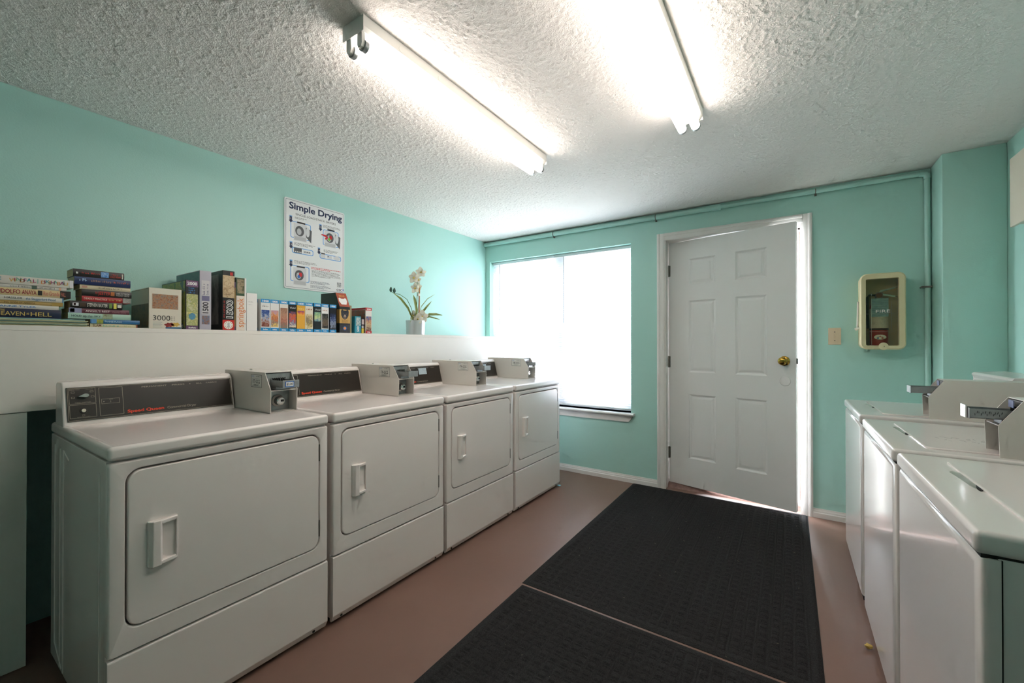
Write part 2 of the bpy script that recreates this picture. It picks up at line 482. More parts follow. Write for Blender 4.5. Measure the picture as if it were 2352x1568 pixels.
# mini blinds: two, side by side in the recess
def mini_blind(x0, x1, label, wand_x, cords):
    yc = D+0.066
    b = thing('mini_blind', label, 'blind', ((x0+x1)/2, yc, WZ0+0.03), group='white mini blinds in the window')
    part('headrail', box(nb(), x0, x1, yc-0.014, yc+0.014, WZ1-0.028, WZ1-0.002, 0.002), M_vinyl, b)
    part('bottom_rail', box(nb(), x0+0.003, x1-0.003, yc-0.012, yc+0.012, WZ0+0.012, WZ0+0.026, 0.003), M_vinyl, b)
    # slat profile, curved, tilted
    tilt = R(-36); n = 4; w = 0.025
    me = None; z = WZ0+0.038; k = 0
    while z < WZ1-0.036:
        if me is None:
            bm = nb(); L = []
            for xx in (x0+0.003, x1-0.003):
                row = []
                for i in range(n+1):
                    s = (i/n-0.5)*w; c = 0.0022*(1-(2*i/n-1)**2)
                    yy = s*math.cos(tilt)-c*math.sin(tilt); zz = s*math.sin(tilt)+c*math.cos(tilt)
                    row.append(bm.verts.new((xx-(x0+x1)/2, yy, zz)))
                L.append(row)
            for i in range(n): bm.faces.new((L[0][i], L[1][i], L[1][i+1], L[0][i+1]))
            me = bpy.data.meshes.new('slat'); bm.to_mesh(me); bm.free(); me.materials.append(M_slat)
            me.polygons.foreach_set('use_smooth', [True]*len(me.polygons))
        o = bpy.data.objects.new('slat', me); C.objects.link(o); o.parent = b
        o.location = (0, 0, z-(WZ0+0.03)); z += 0.0205; k += 1
    for cx in cords:
        bm = nb()
        cyl(bm, (cx, yc-0.0135, WZ0+0.025), (cx, yc-0.0135, WZ1-0.028), 0.0007, n=5)
        cyl(bm, (cx, yc+0.0135, WZ0+0.025), (cx, yc+0.0135, WZ1-0.028), 0.0007, n=5)
        part('ladder_cord', bm, M_vinyl, b)
    part('tilt_wand', cyl(nb(), (wand_x, yc-0.02, 1.40), (wand_x, yc-0.02, WZ1-0.03), 0.0035, n=6), mat('clear_wand', (190, 190, 196), 0.2), b)
    return b
mini_blind(WX0+0.006, MX-0.042, 'white mini blind on the left half of the window, next to the corner', 0.150, (0.14, 0.43, 0.70))
mini_blind(MX-0.036, WX1-0.006, 'white mini blind on the right half of the window, nearer the door', 0.905, (0.885, 1.19, 1.49))

# ------------------------------------------------------------------ door with its frame
trim = thing('trim_1', 'white door casing and jamb around the entrance door', None, (2.33, D, 0), kind='structure')
cw = 0.057
def casing_prof(w): return [(0, 0), (0, 0.008), (w*0.2, 0.012), (w*0.55, 0.012), (w*0.62, 0.016), (w*0.8, 0.018), (w, 0.014), (w, 0)]
def casing(side):
    bm = nb()
    if side == 'left':
        prism(bm, [(1.858-a, D-b) for a, b in casing_prof(cw)], 'z', 0, 2.114)
    elif side == 'right':
        prism(bm, [(2.800+a, D-b) for a, b in casing_prof(cw)], 'z', 0, 2.114)
    else:
        prism(bm, [(D-b, 2.057+a) for a, b in casing_prof(cw)], 'x', 1.858, 2.800)
    part('casing', bm, M_trim, trim, smooth=20)
for s in ('left', 'right', 'head'): casing(s)
jb = nb()
box(jb, 1.848, 1.868, D-0.002, D+WT, 0, 2.065); box(jb, 2.790, 2.810, D-0.002, D+WT, 0, 2.065); box(jb, 1.868, 2.790, D-0.002, D+WT, 2.055, 2.075)
part('jamb', jb, M_trim, trim)
st = nb()
box(st, 1.868, 1.880, D+0.15, D+0.185, 0.03, 2.055); box(st, 2.776, 2.790, D+0.15, D+0.185, 0.03, 2.055); box(st, 1.868, 2.790, D+0.15, D+0.185, 2.043, 2.055)
part('door_stop', st, M_trim, trim)
part('strike_strip', box(nb(), 2.782, 2.7905, D+0.118, D+0.150, 0.06, 2.02), mat('pinkish_brown_weatherstrip', (150, 118, 112), 0.6), trim)
part('threshold', prism(nb(), [(D+0.060, 0), (D+0.080, 0.026), (D+0.095, 0.033), (D+0.19, 0.034), (D+WT+0.03, -0.02), (D+WT, -0.02), (D+WT, 0.0)], 'x', 1.868, 2.790), mat('worn_threshold', (158, 128, 120), 0.6, var=(14, (120, 92, 84), 0.15)), trim)

DA = R(-12.7); DW = 0.910; DH0, DH1 = 0.036, 2.049
# authored closed: hinge at the origin, width along +x, inside face at y = 0 looking towards -y
door = thing('door_1', 'white six-panel door standing slightly open', None, (1.872, 3.690, 0), kind='structure', off=False, rotz=DA)
panels = [(0.168, 0.377, 1.684, 1.896), (0.522, 0.733, 1.684, 1.900), (0.168, 0.377, 0.968, 1.553), (0.522, 0.733, 0.968, 1.557), (0.172, 0.378, 0.264, 0.788), (0.524, 0.734, 0.254, 0.791)]
bm = nb()
cols = [0, 0.168, 0.377, 0.522, 0.733, DW]
def slabcell(x0, x1, z0, z1): box(bm, x0, x1, 0.0, 0.044, z0, z1)
def stile(x0, x1): slabcell(x0, x1, DH0, DH1)
stile(0, 0.168); stile(0.378, 0.522); stile(0.734, DW)
for c0, c1, rows in ((0.168, 0.378, (DH0, 0.264, 0.788, 0.968, 1.553, 1.684, 1.896, DH1)), (0.522, 0.734, (DH0, 0.254, 0.791, 0.968, 1.557, 1.684, 1.900, DH1))):
    for i in range(0, 8, 2): slabcell(c0, c1, rows[i], rows[i+1])
bmesh.ops.remove_doubles(bm, verts=bm.verts, dist=1e-5)
part('slab', bm, M_door, door, smooth=0)
for (x0, x1, z0, z1) in panels:
    x0 -= 0.0012; x1 += 0.0012; z0 -= 0.0012; z1 += 0.0012
    def lp(i, y): return [(x0+i, y, z0+i), (x1-i, y, z0+i), (x1-i, y, z1-i), (x0+i, y, z1-i)]
    bm = nested(nb(), [lp(0, 0.030), lp(0, 0.0005), lp(0.004, 0.002), lp(0.013, 0.008), lp(0.020, 0.0085), lp(0.038, 0.0025), lp(0.040, 0.002)])
    part('panel', bm, M_door, door, smooth=20)
for hz in (1.815, 1.048, 0.285):
    bm = nb(); cyl(bm, (-0.001, -0.006, hz-0.048), (-0.001, -0.006, hz+0.048), 0.0065, n=10)
    box(bm, 0.0, 0.012, -0.0025, 0.0, hz-0.046, hz+0.046)
    part('hinge', bm, M_steeld, door)
kb = nb()
lathe(kb, [(0.0, 0.0), (0.033, 0.0), (0.034, -0.004), (0.028, -0.009), (0.013, -0.012), (0.012, -0.028), (0.022, -0.036), (0.028, -0.046), (0.028, -0.056), (0.022, -0.064), (0.008, -0.067), (0.0, -0.067)][1:-1], (0.842, 0, 1.080), 28, 'y')
part('door_knob', kb, M_brass, door, smooth=50)
part('deadbolt_cover', lathe(nb(), [(0.034, 0.0), (0.033, -0.003), (0.028, -0.004), (0.002, -0.004)], (0.845, 0, 0.938), 28, 'y'), M_door, door)
part('latch', box(nb(), DW, DW+0.008, 0.014, 0.030, 1.06, 1.10, 0.002), M_steel, door)

# ------------------------------------------------------------------ outside, as far as window and door gap let one see, plus an unseen slab
solo('ground_outside', box(nb(), -6, 10, D+WT, 14, -0.12, -0.03), M_ground, kind='structure')
solo('wall_outside', box(nb(), 2.55, 6.5, 6.2, 6.4, -0.03, 2.6), M_ext, kind='structure')

solo('added_shade_slab_outside', box(nb(), 1.70, 6.5, D+WT, 6.2, 2.45, 2.6), M_ext, kind='structure')  # unseen slab added to keep sky glare off the doorway

# ------------------------------------------------------------------ shelf ledge behind the dryers
SZ = 1.2705; SX = 0.360
sh = thing('ledge_shelf', 'long white painted ledge shelf behind the dryers, holding books and puzzles', 'shelf', (0.18, 1.0, 0))
part('top_board', box(nb(), 0.0, SX, YB, 3.290, SZ-0.019, SZ, 0.0015), M_shelf, sh)
part('front_board', box(nb(), SX-0.019, SX-0.0005, YB, 3.290, 0.949, SZ-0.019, 0.0015), M_shelf, sh)
part('support_panel', box(nb(), SX-0.024, SX-0.006, YB, 0.2955, 0.004, 0.946, 0.001), mat('scuffed_panel_paint', (222, 222, 214), 0.45, var=(3, (210, 212, 204), 0.3)), sh)
part('end_board', box(nb(), 0.0, SX-0.020, 3.270, 3.289, 0.0, SZ-0.020), M_shelf, sh)

# ------------------------------------------------------------------ coin box, shared by dryers and washers
def coin_box(parent, fx, s, y0, y1, z0, name='coin_box', price=None):
    """fx: front of the lower part, s: +1 opens to +x, -1 to -x; open front with slide above and lock below"""
    X = lambda d: fx-s*d                                   # d metres back from the front
    h = 0.174
    bm = nb(); t = 0.0025
    side = [(X(0.43), z0), (X(0.43), z0+h), (X(0.048), z0+h), (X(-0.003), z0+0.098), (X(0), z0)]
    for a, b in ((y0, y0+t), (y1-t, y1)): prism(bm, side, 'y', a, b)
    def slab_(d0, d1, za, zb, ya=y0, yb=y1): box(bm, min(X(d0), X(d1)), max(X(d0), X(d1)), ya, yb, za, zb)
    slab_(0.43, 0.048, z0+h-t, z0+h)
    slab_(0.43, 0.428, z0, z0+h)
    slab_(0.43, 0.001, z0, z0+t)
    slab_(0.075, 0.001, z0+0.094, z0+0.097, y0+t, y1-t)
    cb = part(name, bm, M_cream, parent, smooth=0)
    # metal plates inside
    xp0, xp1 = sorted((X(0.062), X(0.066)))
    pl = nb(); box(pl, xp0, xp1, y0+t, y1-t, z0+t, z0+0.094)
    u0, u1 = sorted((X(0.052), X(0.056)))
    box(pl, u0, u1, y0+t+0.002, y1-t-0.002, z0+0.097, z0+h-t-0.004)
    part('face_plate', pl, M_steel, cb, smooth=0)
    # coin slots
    cs_ = nb(); ym = (y0+y1)/2
    for i in range(7):
        yy = ym-0.030+i*0.0092
        a, b = sorted((X(0.051), X(0.044)))
        box(cs_, a, b, yy, yy+0.0022, z0+0.126, z0+0.146)
    part('coin_slot', cs_, M_chrome, cb, smooth=0)
    ck = nb()
    for i in range(7):
        yy = ym-0.030+i*0.0092+0.0026
        a, b = sorted((X(0.0517), X(0.0512)))
        box(ck, a, b, yy, yy+0.006, z0+0.124, z0+0.148)
    part('slot_gap', ck, M_dark, cb, smooth=0)
    # slide tray
    sl = nb()
    a, b = sorted((X(0.052), X(-0.055)))
    box(sl, a, b, ym-0.033, ym+0.033, z0+0.112, z0+0.1135)
    for ya in (ym-0.033, ym+0.0312): box(sl, a, b, ya, ya+0.0018, z0+0.112, z0+0.140 if ya < ym else z0+0.140)
    a2, b2 = sorted((X(-0.055), X(-0.058)))
    box(sl, a2, b2, ym-0.036, ym+0.036, z0+0.110, z0+0.142, 0.001)
    a3, b3 = sorted((X(0.052), X(0.010)))
    box(sl, a3, b3, ym-0.030, ym+0.030, z0+0.099, z0+0.112)
    part('coin_slide', sl, M_steel, cb, smooth=0)
    # lock
    lk = nb()
    lathe(lk, [(0.027, X(0.062)), (0.0265, X(0.052)), (0.020, X(0.046)), (0.0185, X(0.026)), (0.014, X(0.022)), (0.002, X(0.022))], (0, ym, z0+0.046), 20, 'x')
    part('lock', lk, M_chrome, cb, smooth=40)
    kh = nb(); a, b = sorted((X(0.0222), X(0.0205))); box(kh, a, b, ym-0.002, ym+0.010, z0+0.043, z0+0.052)
    part('key_slot', kh, M_dark, cb)
    # screw on the top
    part('top_bolt', lathe(nb(), [(0.006, z0+h), (0.006, z0+h+0.003), (0.003, z0+h+0.005)], (X(0.30), ym, 0), 10), M_chrome, cb)
    return cb, ym

# ------------------------------------------------------------------ dryers
XF, XB = 1.108, 0.385
DW0 = 0.683; Y0 = 0.352
LZ = 0.905
def make_dryer():
    y0, y1 = Y0, Y0+DW0
    d = thing('dryer', '', 'dryer', (0.75, Y0+DW0/2, 0), group='commercial dryers in a row along the left wall')
    # cabinet with embossed sides
    bm = nb(); box(bm, XB, XF-0.022, y0+0.001, y1-0.001, 0.028, 0.862, 0.004)
    part('cabinet', bm, M_white, d)
    for s, yy in ((-1, y0+0.001), (1, y1-0.001)):
        rb = nb()
        for path in ([(0.455, 0.83), (0.455, 0.10), (0.56, 0.045)], [(0.535, 0.825), (0.535, 0.04)], [(0.66, 0.80), (0.585, 0.825), (0.585, 0.04)], [(1.03, 0.82), (1.03, 0.04)]):
            tube(rb, [(x, yy, z) for x, z in path], 0.0028, 6)
        part('side_rib', rb, M_white, d)
    # upper front frame with the door hole
    z0, z1 = 0.296, 0.858
    oy0, oy1, oz0, oz1 = y0+0.040, y0+0.645, 0.362, 0.832
    bm = nb()
    out = rrect(y0+0.001, y1-0.001, z0, z1, 0.010, 6); out2 = rrect(y0+0.007, y1-0.007, z0+0.005, z1-0.004, 0.010, 6)
    inn2 = rrect(oy0-0.004, oy1+0.004, oz0-0.004, oz1+0.004, 0.040, 6); inn = rrect(oy0, oy1, oz0, oz1, 0.038, 6)
    def P(L, x): return [(x, a, b) for a, b in L]
    nested(bm, [P(out, XF-0.024), P(out, XF-0.006), P(out2, XF), P(inn2, XF), P(inn, XF-0.004), P(inn, XF-0.024)], cap=False)
    part('front_frame', bm, M_white, d, smooth=50)
    part('door_gap', box(nb(), XF-0.0235, XF-0.022, oy0-0.001, oy1+0.001, oz0-0.001, oz1+0.001), M_dark, d)
    # door
    g = 0.0042
    a0, a1, b0, b1 = oy0+g, oy1-g*0.8, oz0+g*0.8, oz1-g*1.2
    L0 = rrect(a0, a1, b0, b1, 0.035, 6); L1 = rrect(a0+0.004, a1-0.004, b0+0.004, b1-0.004, 0.032, 6)
    bm = nested(nb(), [P(L0, XF-0.021), P(L0, XF-0.003), P(L1, XF+0.001)])
    dr = part('door', bm, M_white, d, smooth=50)
    # door pull: slanted grip with a finger pocket
    ha, hb, hc, hd = y0+0.088, y0+0.163, 0.527, 0.665
    bm = nb()
    prism(bm, [(XF, ha), (XF+0.010, ha+0.002), (XF+0.021, ha+0.010), (XF+0.021, ha+0.029), (XF+0.014, ha+0.035), (XF, ha+0.035)], 'z', hc, hd, 0.0025, 2)
    prism(bm, [(XF, ha+0.030), (XF+0.020, ha+0.030), (XF+0.008, hb), (XF, hb)], 'z', hd-0.014, hd-0.002, 0.0025, 2)
    prism(bm, [(XF, ha+0.030), (XF+0.020, ha+0.030), (XF+0.008, hb), (XF, hb)], 'z', hc+0.002, hc+0.014, 0.0025, 2)
    box(bm, XF, XF+0.009, hb-0.005, hb, hc+0.006, hd-0.006, 0.002)
    part('handle', bm, M_white, dr, smooth=50)
    for za, zb in ((0.718, 0.786), (0.408, 0.474)):
        part('hinge', box(nb(), XF-0.012, XF+0.001, oy1-0.0035, oy1+0.0012, za, zb, 0.001), M_steeld, d)
    # lower panel with its kicked-back bottom edge
    bm = nb()
    prism(bm, [(XF-0.024, 0.014), (XF-0.014, 0.014), (XF, 0.042), (XF, 0.288), (XF-0.003, 0.292), (XF-0.024, 0.292)], 'y', y0+0.001, y1-0.001, 0.003, 2)
    lp_ = part('lower_panel', bm, M_white, d)
    for yy in (y0+0.045, y1-0.060):
        part('screw', cyl(nb(), (XF-0.009, yy, 0.029), (XF-0.004, yy, 0.027), 0.0055, n=10), M_dark, lp_)
    for xx in (XB+0.06, XF-0.08):
        for yy in (y0+0.05, y1-0.05):
            part('foot', lathe(nb(), [(0.018, 0.0), (0.018, 0.010), (0.008, 0.012), (0.008, 0.030)], (xx, yy, 0), 12), M_rubber, d)
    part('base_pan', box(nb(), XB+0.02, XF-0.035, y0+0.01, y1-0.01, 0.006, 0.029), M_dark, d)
    # top with a raised rim
    bm = nb(); box(bm, XB, XF+0.004, y0-0.001, y1+0.001, 0.864, LZ)
    bm.faces.ensure_lookup_table()
    top = [f_ for f_ in bm.faces if f_.calc_center_median().z > LZ-1e-4]
    bmesh.ops.recalc_face_normals(bm, faces=bm.faces)
    r_ = bmesh.ops.inset_region(bm, faces=top, thickness=0.026, depth=0.0)
    r_ = bmesh.ops.inset_region(bm, faces=top, thickness=0.010, depth=-0.004)
    bm.edges.ensure_lookup_table()
    es = []
    for e in bm.edges:
        c = (e.verts[0].co+e.verts[1].co)/2
        onb = [abs(c.x-XB) < 1e-4 or abs(c.x-XF-0.004) < 1e-4, abs(c.y-y0+0.001) < 1e-4 or abs(c.y-y1-0.001) < 1e-4, abs(c.z-LZ) < 1e-4 or abs(c.z-0.864) < 1e-4]
        if sum(onb) >= 2: es.append(e)
    bmesh.ops.bevel(bm, geom=es, offset=0.012, segments=4, affect='EDGES', profile=0.5, clamp_overlap=True)
    part('top', bm, M_white, d, smooth=40)
    # console
    cy0, cy1 = y0+0.004, y0+0.560
    prof = [(0.430, LZ-0.004), (0.430, 1.046), (0.438, 1.056), (0.455, 1.061), (0.498, 1.061), (0.508, 1.059), (0.515, 1.053), (0.5185, 1.045), (0.556, LZ-0.004)]
    bm = nb(); prism(bm, prof, 'y', cy0, cy1)
    bm.edges.ensure_lookup_table()
    es = [e for e in bm.edges if abs(e.verts[0].co.y-e.verts[1].co.y) < 1e-5 and (e.verts[0].co.z > LZ or e.verts[1].co.z > LZ)]
    bmesh.ops.bevel(bm, geom=es, offset=0.006, segments=3, affect='EDGES', profile=0.5, clamp_overlap=True)
    part('console', bm, M_white, d, smooth=40)
    # control panel on the slanted face
    A = Vector((0.556, y0, LZ)); v = (Vector((0.519, y0, 1.048))-A).normalized(); u = Vector((0, 1, 0))
    cp = part('control_panel', plate(nb(), A, u, v, 0.015, 0.552, 0.013, 0.139, 0.0, 0.0025), M_fascia, d, smooth=0)
    O = A+u.cross(v)*0.0025
    bm = nb()
    outline(bm, O, u, v, 0.0175, 0.5495, 0.0155, 0.1365, 0.0010)
    outline(bm, O, u, v, 0.021, 0.092, 0.077, 0.134, 0.0010)
    outline(bm, O, u, v, 0.021, 0.092, 0.024, 0.0735, 0.0010)
    outline(bm, O, u, v, 0.101, 0.169, 0.024, 0.132, 0.0010)
    outline(bm, O, u, v, 0.107, 0.159, 0.069, 0.088, 0.0008)
    outline(bm, O, u, v, 0.054, 0.060, 0.030, 0.036, 0.0006)
    for a, b in ((0.027, 0.1175), (0.077, 0.1175), (0.027, 0.098), (0.079, 0.098)): outline(bm, O, u, v, a, a+0.009, b, b+0.006, 0.0008)
    plate(bm, O, u, v, 0.1325, 0.1335, 0.073, 0.080, 0, 0.0005); plate(bm, O, u, v, 0.112, 0.115, 0.076, 0.079, 0, 0.0005)
    part('panel_lines', bm, M_line, cp, smooth=0)
    lettering('Speed Queen', M_red, cp, O+u*0.179+v*0.026, u, v, height=0.0115, width=0.116, bold=0.035)
    lettering('Commercial Dryer', M_line, cp, O+u*0.306+v*0.026, u, v, height=0.0095, width=0.102)
    for s, a, w in (('PERMANENT', 0.228, 0.082), ('PRESS', 0.328, 0.044), ('ALL', 0.414, 0.023), ('FABRIC', 0.453, 0.042)):
        lettering(s, M_line, cp, O+u*a+v*0.122, u, v, height=0.0052, width=w)
    part('panel_dot', polyplate(nb(), O+u*0.392+v*0.1246, u, v, [(0.002*math.cos(t*math.pi/4), 0.002*math.sin(t*math.pi/4)) for t in range(8)]), M_line, cp)
    lettering('FABRIC SELECTION', M_line, cp, O+u*0.036+v*0.0795, u, v, height=0.0032, width=0.042)
    lettering('PERMA PRESS', M_line, cp, O+u*0.0235+v*0.128, u, v, height=0.0026, width=0.026)
    lettering('DELICATE', M_line, cp, O+u*0.066+v*0.128, u, v, height=0.0026, width=0.019)
    lettering('TIME', M_line, cp, O+u*0.128+v*0.083, u, v, height=0.0026, width=0.011)
    lettering('PUSH TO START', M_line, cp, O+u*0.040+v*0.0258, u, v, height=0.0026, width=0.034)
    N = u.cross(v)
    # teardrop selector knob and start button
    k = nb(); c = O+u*0.060+v*0.1045
    pts = [(0.0105*math.cos(R(a)), 0.0078*math.sin(R(a))) for a in range(-110, 111, 20)]
    pts = [(x+0.003, y) for x, y in pts]+[(-0.0195, -0.003)]
    Lk = lambda sc, t: [tuple(c+u*(x*sc)+v*(y*sc)+N*t) for x, y in pts]
    nested(k, [Lk(1, 0), Lk(1, 0.012), Lk(0.86, 0.015)])
    part('selector_knob', k, M_chrome, cp, smooth=50)
    k = nb(); c = O+u*0.057+v*0.050
    cyl(k, c, c+N*0.008, 0.0065, 0.006, 18)
    part('start_button', k, mat('button_plastic', (232, 226, 206), 0.35), cp)
    k = nb(); cyl(k, c, c+N*0.003, 0.011, 0.010, 18)
    part('button_collar', k, M_fascia, cp)
    # coin box
    cb, ym = coin_box(d, 0.868, 1, y0+0.5655, y0+0.6825, LZ-0.003)
    # sticker on the near side of the coin box
    so = Vector((0.700, y0+0.5655, 1.008)); su = Vector((1, 0, 0)); sv = Vector((0, 0, 1))
    part('id_sticker', plate(nb(), so, su, sv, 0, 0.094, 0, 0.056, 0, 0.0006), M_sticker, cb, smooth=0)
    so2 = so+Vector((0, -0.0006, 0))
    bm = nb(); outline(bm, so2, su, sv, 0, 0.094, 0, 0.056, 0.0014, 0.0003)
    plate(bm, so2, su, sv, 0.010, 0.084, 0.038, 0.0387, 0, 0.0003); plate(bm, so2, su, sv, 0.010, 0.084, 0.0055, 0.0065, 0, 0.0003)
    plate(bm, so2, su, sv, 0.022, 0.072, 0.0115, 0.0125, 0, 0.0003)
    part('sticker_lines', bm, M_ink, cb, smooth=0)
    lettering('CSC', M_blue, cb, so2+su*0.006+sv*0.045, su, sv, height=0.006, width=0.022)
    lettering('~', M_ink, cb, so2+su*0.048+sv*0.046, su, sv, height=0.004, width=0.040)
    return d, cb, so2

PI2 = math.pi/2
dryer, cb0, so2 = make_dryer()
su, sv = Vector((1, 0, 0)), Vector((0, 0, 1))
labels = ['white coin-operated dryer nearest the camera, its $2.00 price tag on the slide',
          'white coin-operated dryer with sticker 178-GCG, second from the camera',
          'white coin-operated dryer with sticker 179-GCG, third from the camera',
          'white coin-operated dryer with sticker 180-GCG, farthest, beside the window']
dryers = [dryer]
for dy in (0.7045, 1.4115, 2.1215): dryers.append(dup(dryer, (0, dy, 0)))
for i, d in enumerate(dryers):
    d['label'] = labels[i]
    cbx = [c for c in d.children if c.name.startswith('coin_box')][0]
    dyv = Vector((0, d.location.y-dryer.location.y, 0))
    lettering('%d-GCG' % (177+i), M_ink, cbx, so2+dyv+su*0.016+sv*0.0185, su, sv, height=0.016, width=0.064, bold=0.01)
    lettering('~', M_ink, cbx, so2+dyv+su*0.030+sv*0.0085, su, sv, height=0.003, width=0.034)
# price tag on the first dryer's slide
cbx = [c for c in dryer.children if c.name.startswith('coin_box')][0]
tu, tv = Vector((0, 1, 0)), Vector((0, 0, 1)); ymd = Y0+0.624
to = Vector((0.868+0.0585, ymd-0.026, LZ-0.003+0.114))
part('price_tag', plate(nb(), to, tu, tv, 0, 0.038, 0, 0.024, 0, 0.0012), M_blue, cbx, smooth=0)
part('price_field', plate(nb(), to, tu, tv, 0.003, 0.035, 0.003, 0.021, 0.0012, 0.0018), M_wprint, cbx, smooth=0)
lettering('$2.00', M_ink, cbx, to+tu*0.005+tv*0.0075+Vector((0.0018, 0, 0)), tu, tv, height=0.010, width=0.027, bold=0.015)
# pale stickers on the panels of the two far dryers
for i, (a, b, w, h) in ((2, (0.335, 0.080, 0.075, 0.045)), (3, (0.335, 0.070, 0.080, 0.050))):
    cpx = [c for c in dryers[i].children if c.name.startswith('control_panel')][0]
    A = Vector((0.556, dryers[i].location.y-DW0/2, LZ)); v = (Vector((0.519, A.y, 1.048))-A).normalized(); O = A+Vector((0, 1, 0)).cross(v)*0.0025
    part('notice_sticker', plate(nb(), O, (0, 1, 0), v, a, a+w, b, b+h, 0, 0.0006), mat_print('notice_print', [(150, 170, 180), (190, 205, 212), (120, 140, 160)], 90, 1), cpx, smooth=0)

# ------------------------------------------------------------------ washers
def make_washer():
    y0, y1 = 1.085, 1.735; fx = 2.998; bx_ = 3.650; zt = 0.868
    w = thing('washer', '', 'washing machine', ((fx+bx_)/2, (y0+y1)/2, 0), group='top-loading washers along the right wall')
    bm = nb(); box(bm, fx+0.030, bx_, y0+0.002, y1-0.002, 0.028, zt-0.044, 0.003)
    part('cabinet', bm, M_whitew, w)
    # wrap-around front panel
    bm = nb(); box(bm, fx+0.004, fx+0.034, y0, y1, 0.026, zt-0.0465)
    es = [e for e in bm.edges if all(abs(v_.co.x-fx-0.004) < 1e-4 for v_ in e.verts)]
    bmesh.ops.bevel(bm, geom=es, offset=0.016, segments=4, affect='EDGES', profile=0.5, clamp_overlap=True)
    part('front_panel', bm, M_whitew, w, smooth=50)
    part('panel_seam', box(nb(), fx+0.034, fx+0.036, y0-0.0002, y1+0.0002, 0.03, zt-0.046), M_dark, w)
    part('top_seam', box(nb(), fx+0.010, bx_-0.01, y0+0.004, y1-0.004, zt-0.0475, zt-0.0405), M_dark, w)
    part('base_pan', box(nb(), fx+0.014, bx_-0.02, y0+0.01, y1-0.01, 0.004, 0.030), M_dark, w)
    for xx in (fx+0.08, bx_-0.06):
        for yy in (y0+0.05, y1-0.05):
            part('foot', lathe(nb(), [(0.018, 0.0), (0.018, 0.010), (0.008, 0.012), (0.008, 0.030)], (xx, yy, 0), 12), M_rubber, w)
    # top deck with soft edges
    bm = nb(); box(bm, fx, bx_, y0-0.001, y1+0.001, zt-0.042, zt)
    bmesh.ops.bevel(bm, geom=list(bm.edges), offset=0.011, segments=4, affect='EDGES', profile=0.5, clamp_overlap=True)
    part('top', bm, M_whitew, w, smooth=50)
    # hinged lid plus flat plates with painted-in shade for the finger notch
    lx0, lx1, ly0, ly1 = fx+0.092, 3.47, y0+0.058, y1-0.060
    L0 = rrect(lx0, lx1, ly0, ly1, 0.030, 6); L1 = rrect(lx0+0.004, lx1-0.004, ly0+0.004, ly1-0.004, 0.028, 6)
    Pz = lambda L, z: [(a, b, z) for a, b in L]
    bm = nested(nb(), [Pz(L0, zt-0.0005), Pz(L0, zt+0.003), Pz(L1, zt+0.0055)])
    ld = part('lid', bm, M_whitew, w, smooth=50)
    nm = (ly0+ly1)/2-0.035
    bm = nb()
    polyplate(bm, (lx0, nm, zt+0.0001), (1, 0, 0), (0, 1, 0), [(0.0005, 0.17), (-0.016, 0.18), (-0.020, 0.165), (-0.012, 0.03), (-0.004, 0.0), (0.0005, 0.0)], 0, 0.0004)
    part('painted_recess_shade', bm, mat('enamel_shade_colour', (150, 156, 148), 0.3), ld)
    bm = polyplate(nb(), (lx0, nm, zt+0.0006), (1, 0, 0), (0, 1, 0), [(0.0006, 0.060), (-0.002, 0.050), (-0.0065, 0.030), (-0.009, 0.010), (-0.007, 0.000), (-0.003, 0.004), (0.0006, 0.012)], 0, 0.0004)
    part('painted_notch_shade', bm, M_dark, ld)  # dark flat crescent stands in for shade under the lid edge
    # console
    prof = [(3.500, zt-0.003), (3.535, zt+0.150), (3.522, zt+0.172), (3.530, zt+0.182), (bx_-0.005, zt+0.190), (bx_-0.005, zt-0.003)]
    part('console', prism(nb(), prof, 'y', y0+0.160, y1-0.004, 0.004, 2), M_whitew, w, smooth=40)
    A = Vector((3.500, y1-0.02, zt)); v = Vector((0.035, 0, 0.153)).normalized(); u = Vector((0, -1, 0))
    part('control_panel', plate(nb(), A, u, v, 0, 0.44, 0.012, 0.140, 0, 0.002), M_fascia, w, smooth=0)
    cb, ym = coin_box(w, 3.240, -1, y0+0.030, y0+0.136, zt-0.003)
    part('front_card', plate(nb(), (3.240+0.0430, ym+0.030, zt+0.143), (0, -1, 0), (0, 0, 1), 0, 0.034, 0, 0.022, 0, 0.002), mat('faded_blue_card', (96, 104, 140), 0.5), cb, smooth=0)
    return w
washer = make_washer()
w2 = dup(washer, (-0.004, 0.695, 0.0)); w3 = dup(washer, (-0.004, 1.437, 0.004))
washer['label'] = 'white top-loading washer nearest the camera at the right edge'
w2['label'] = 'white top-loading washer in the middle of three, faint pencil marks on its lid'
w3['label'] = 'white top-loading washer farthest from the camera, below the fire extinguisher'
# taped price slip on the middle washer's slide, dark marker writing beside it
cbx = [c for c in w2.children if c.name.startswith('coin_box')][0]
ymw = 1.085+0.695+0.083; fxw = 3.240-0.004
part('price_slip', box(nb(), fxw-0.0625, fxw-0.0585, ymw-0.020, ymw+0.026, 0.975, 1.014, 0.001), mat('taped_paper', (226, 228, 226), 0.2, coat=0.6), cbx)
ss = nb()
for k_ in range(14):
    x_ = fxw-0.046+k_*0.0042; rz_ = 0.992 if k_ % 3 else 0.986
    plate(ss, (x_, ymw-0.0335, rz_), (1, 0, 0.15*(k_ % 3-1)), (0.25*(k_ % 2), 0, 1), 0, 0.0010, 0, 0.006+0.002*(k_ % 2), 0, 0.0003)
    if k_ % 2: plate(ss, (x_, ymw-0.0335, rz_+0.004), (1, 0, 0), (0, 0, 1), 0, 0.003, 0, 0.001, 0, 0.0003)
part('marker_writing', ss, M_ink, cbx, smooth=0)
ldx = [c for c in w2.children if c.name.startswith('lid')][0]
pm = nb(); random.seed(5)
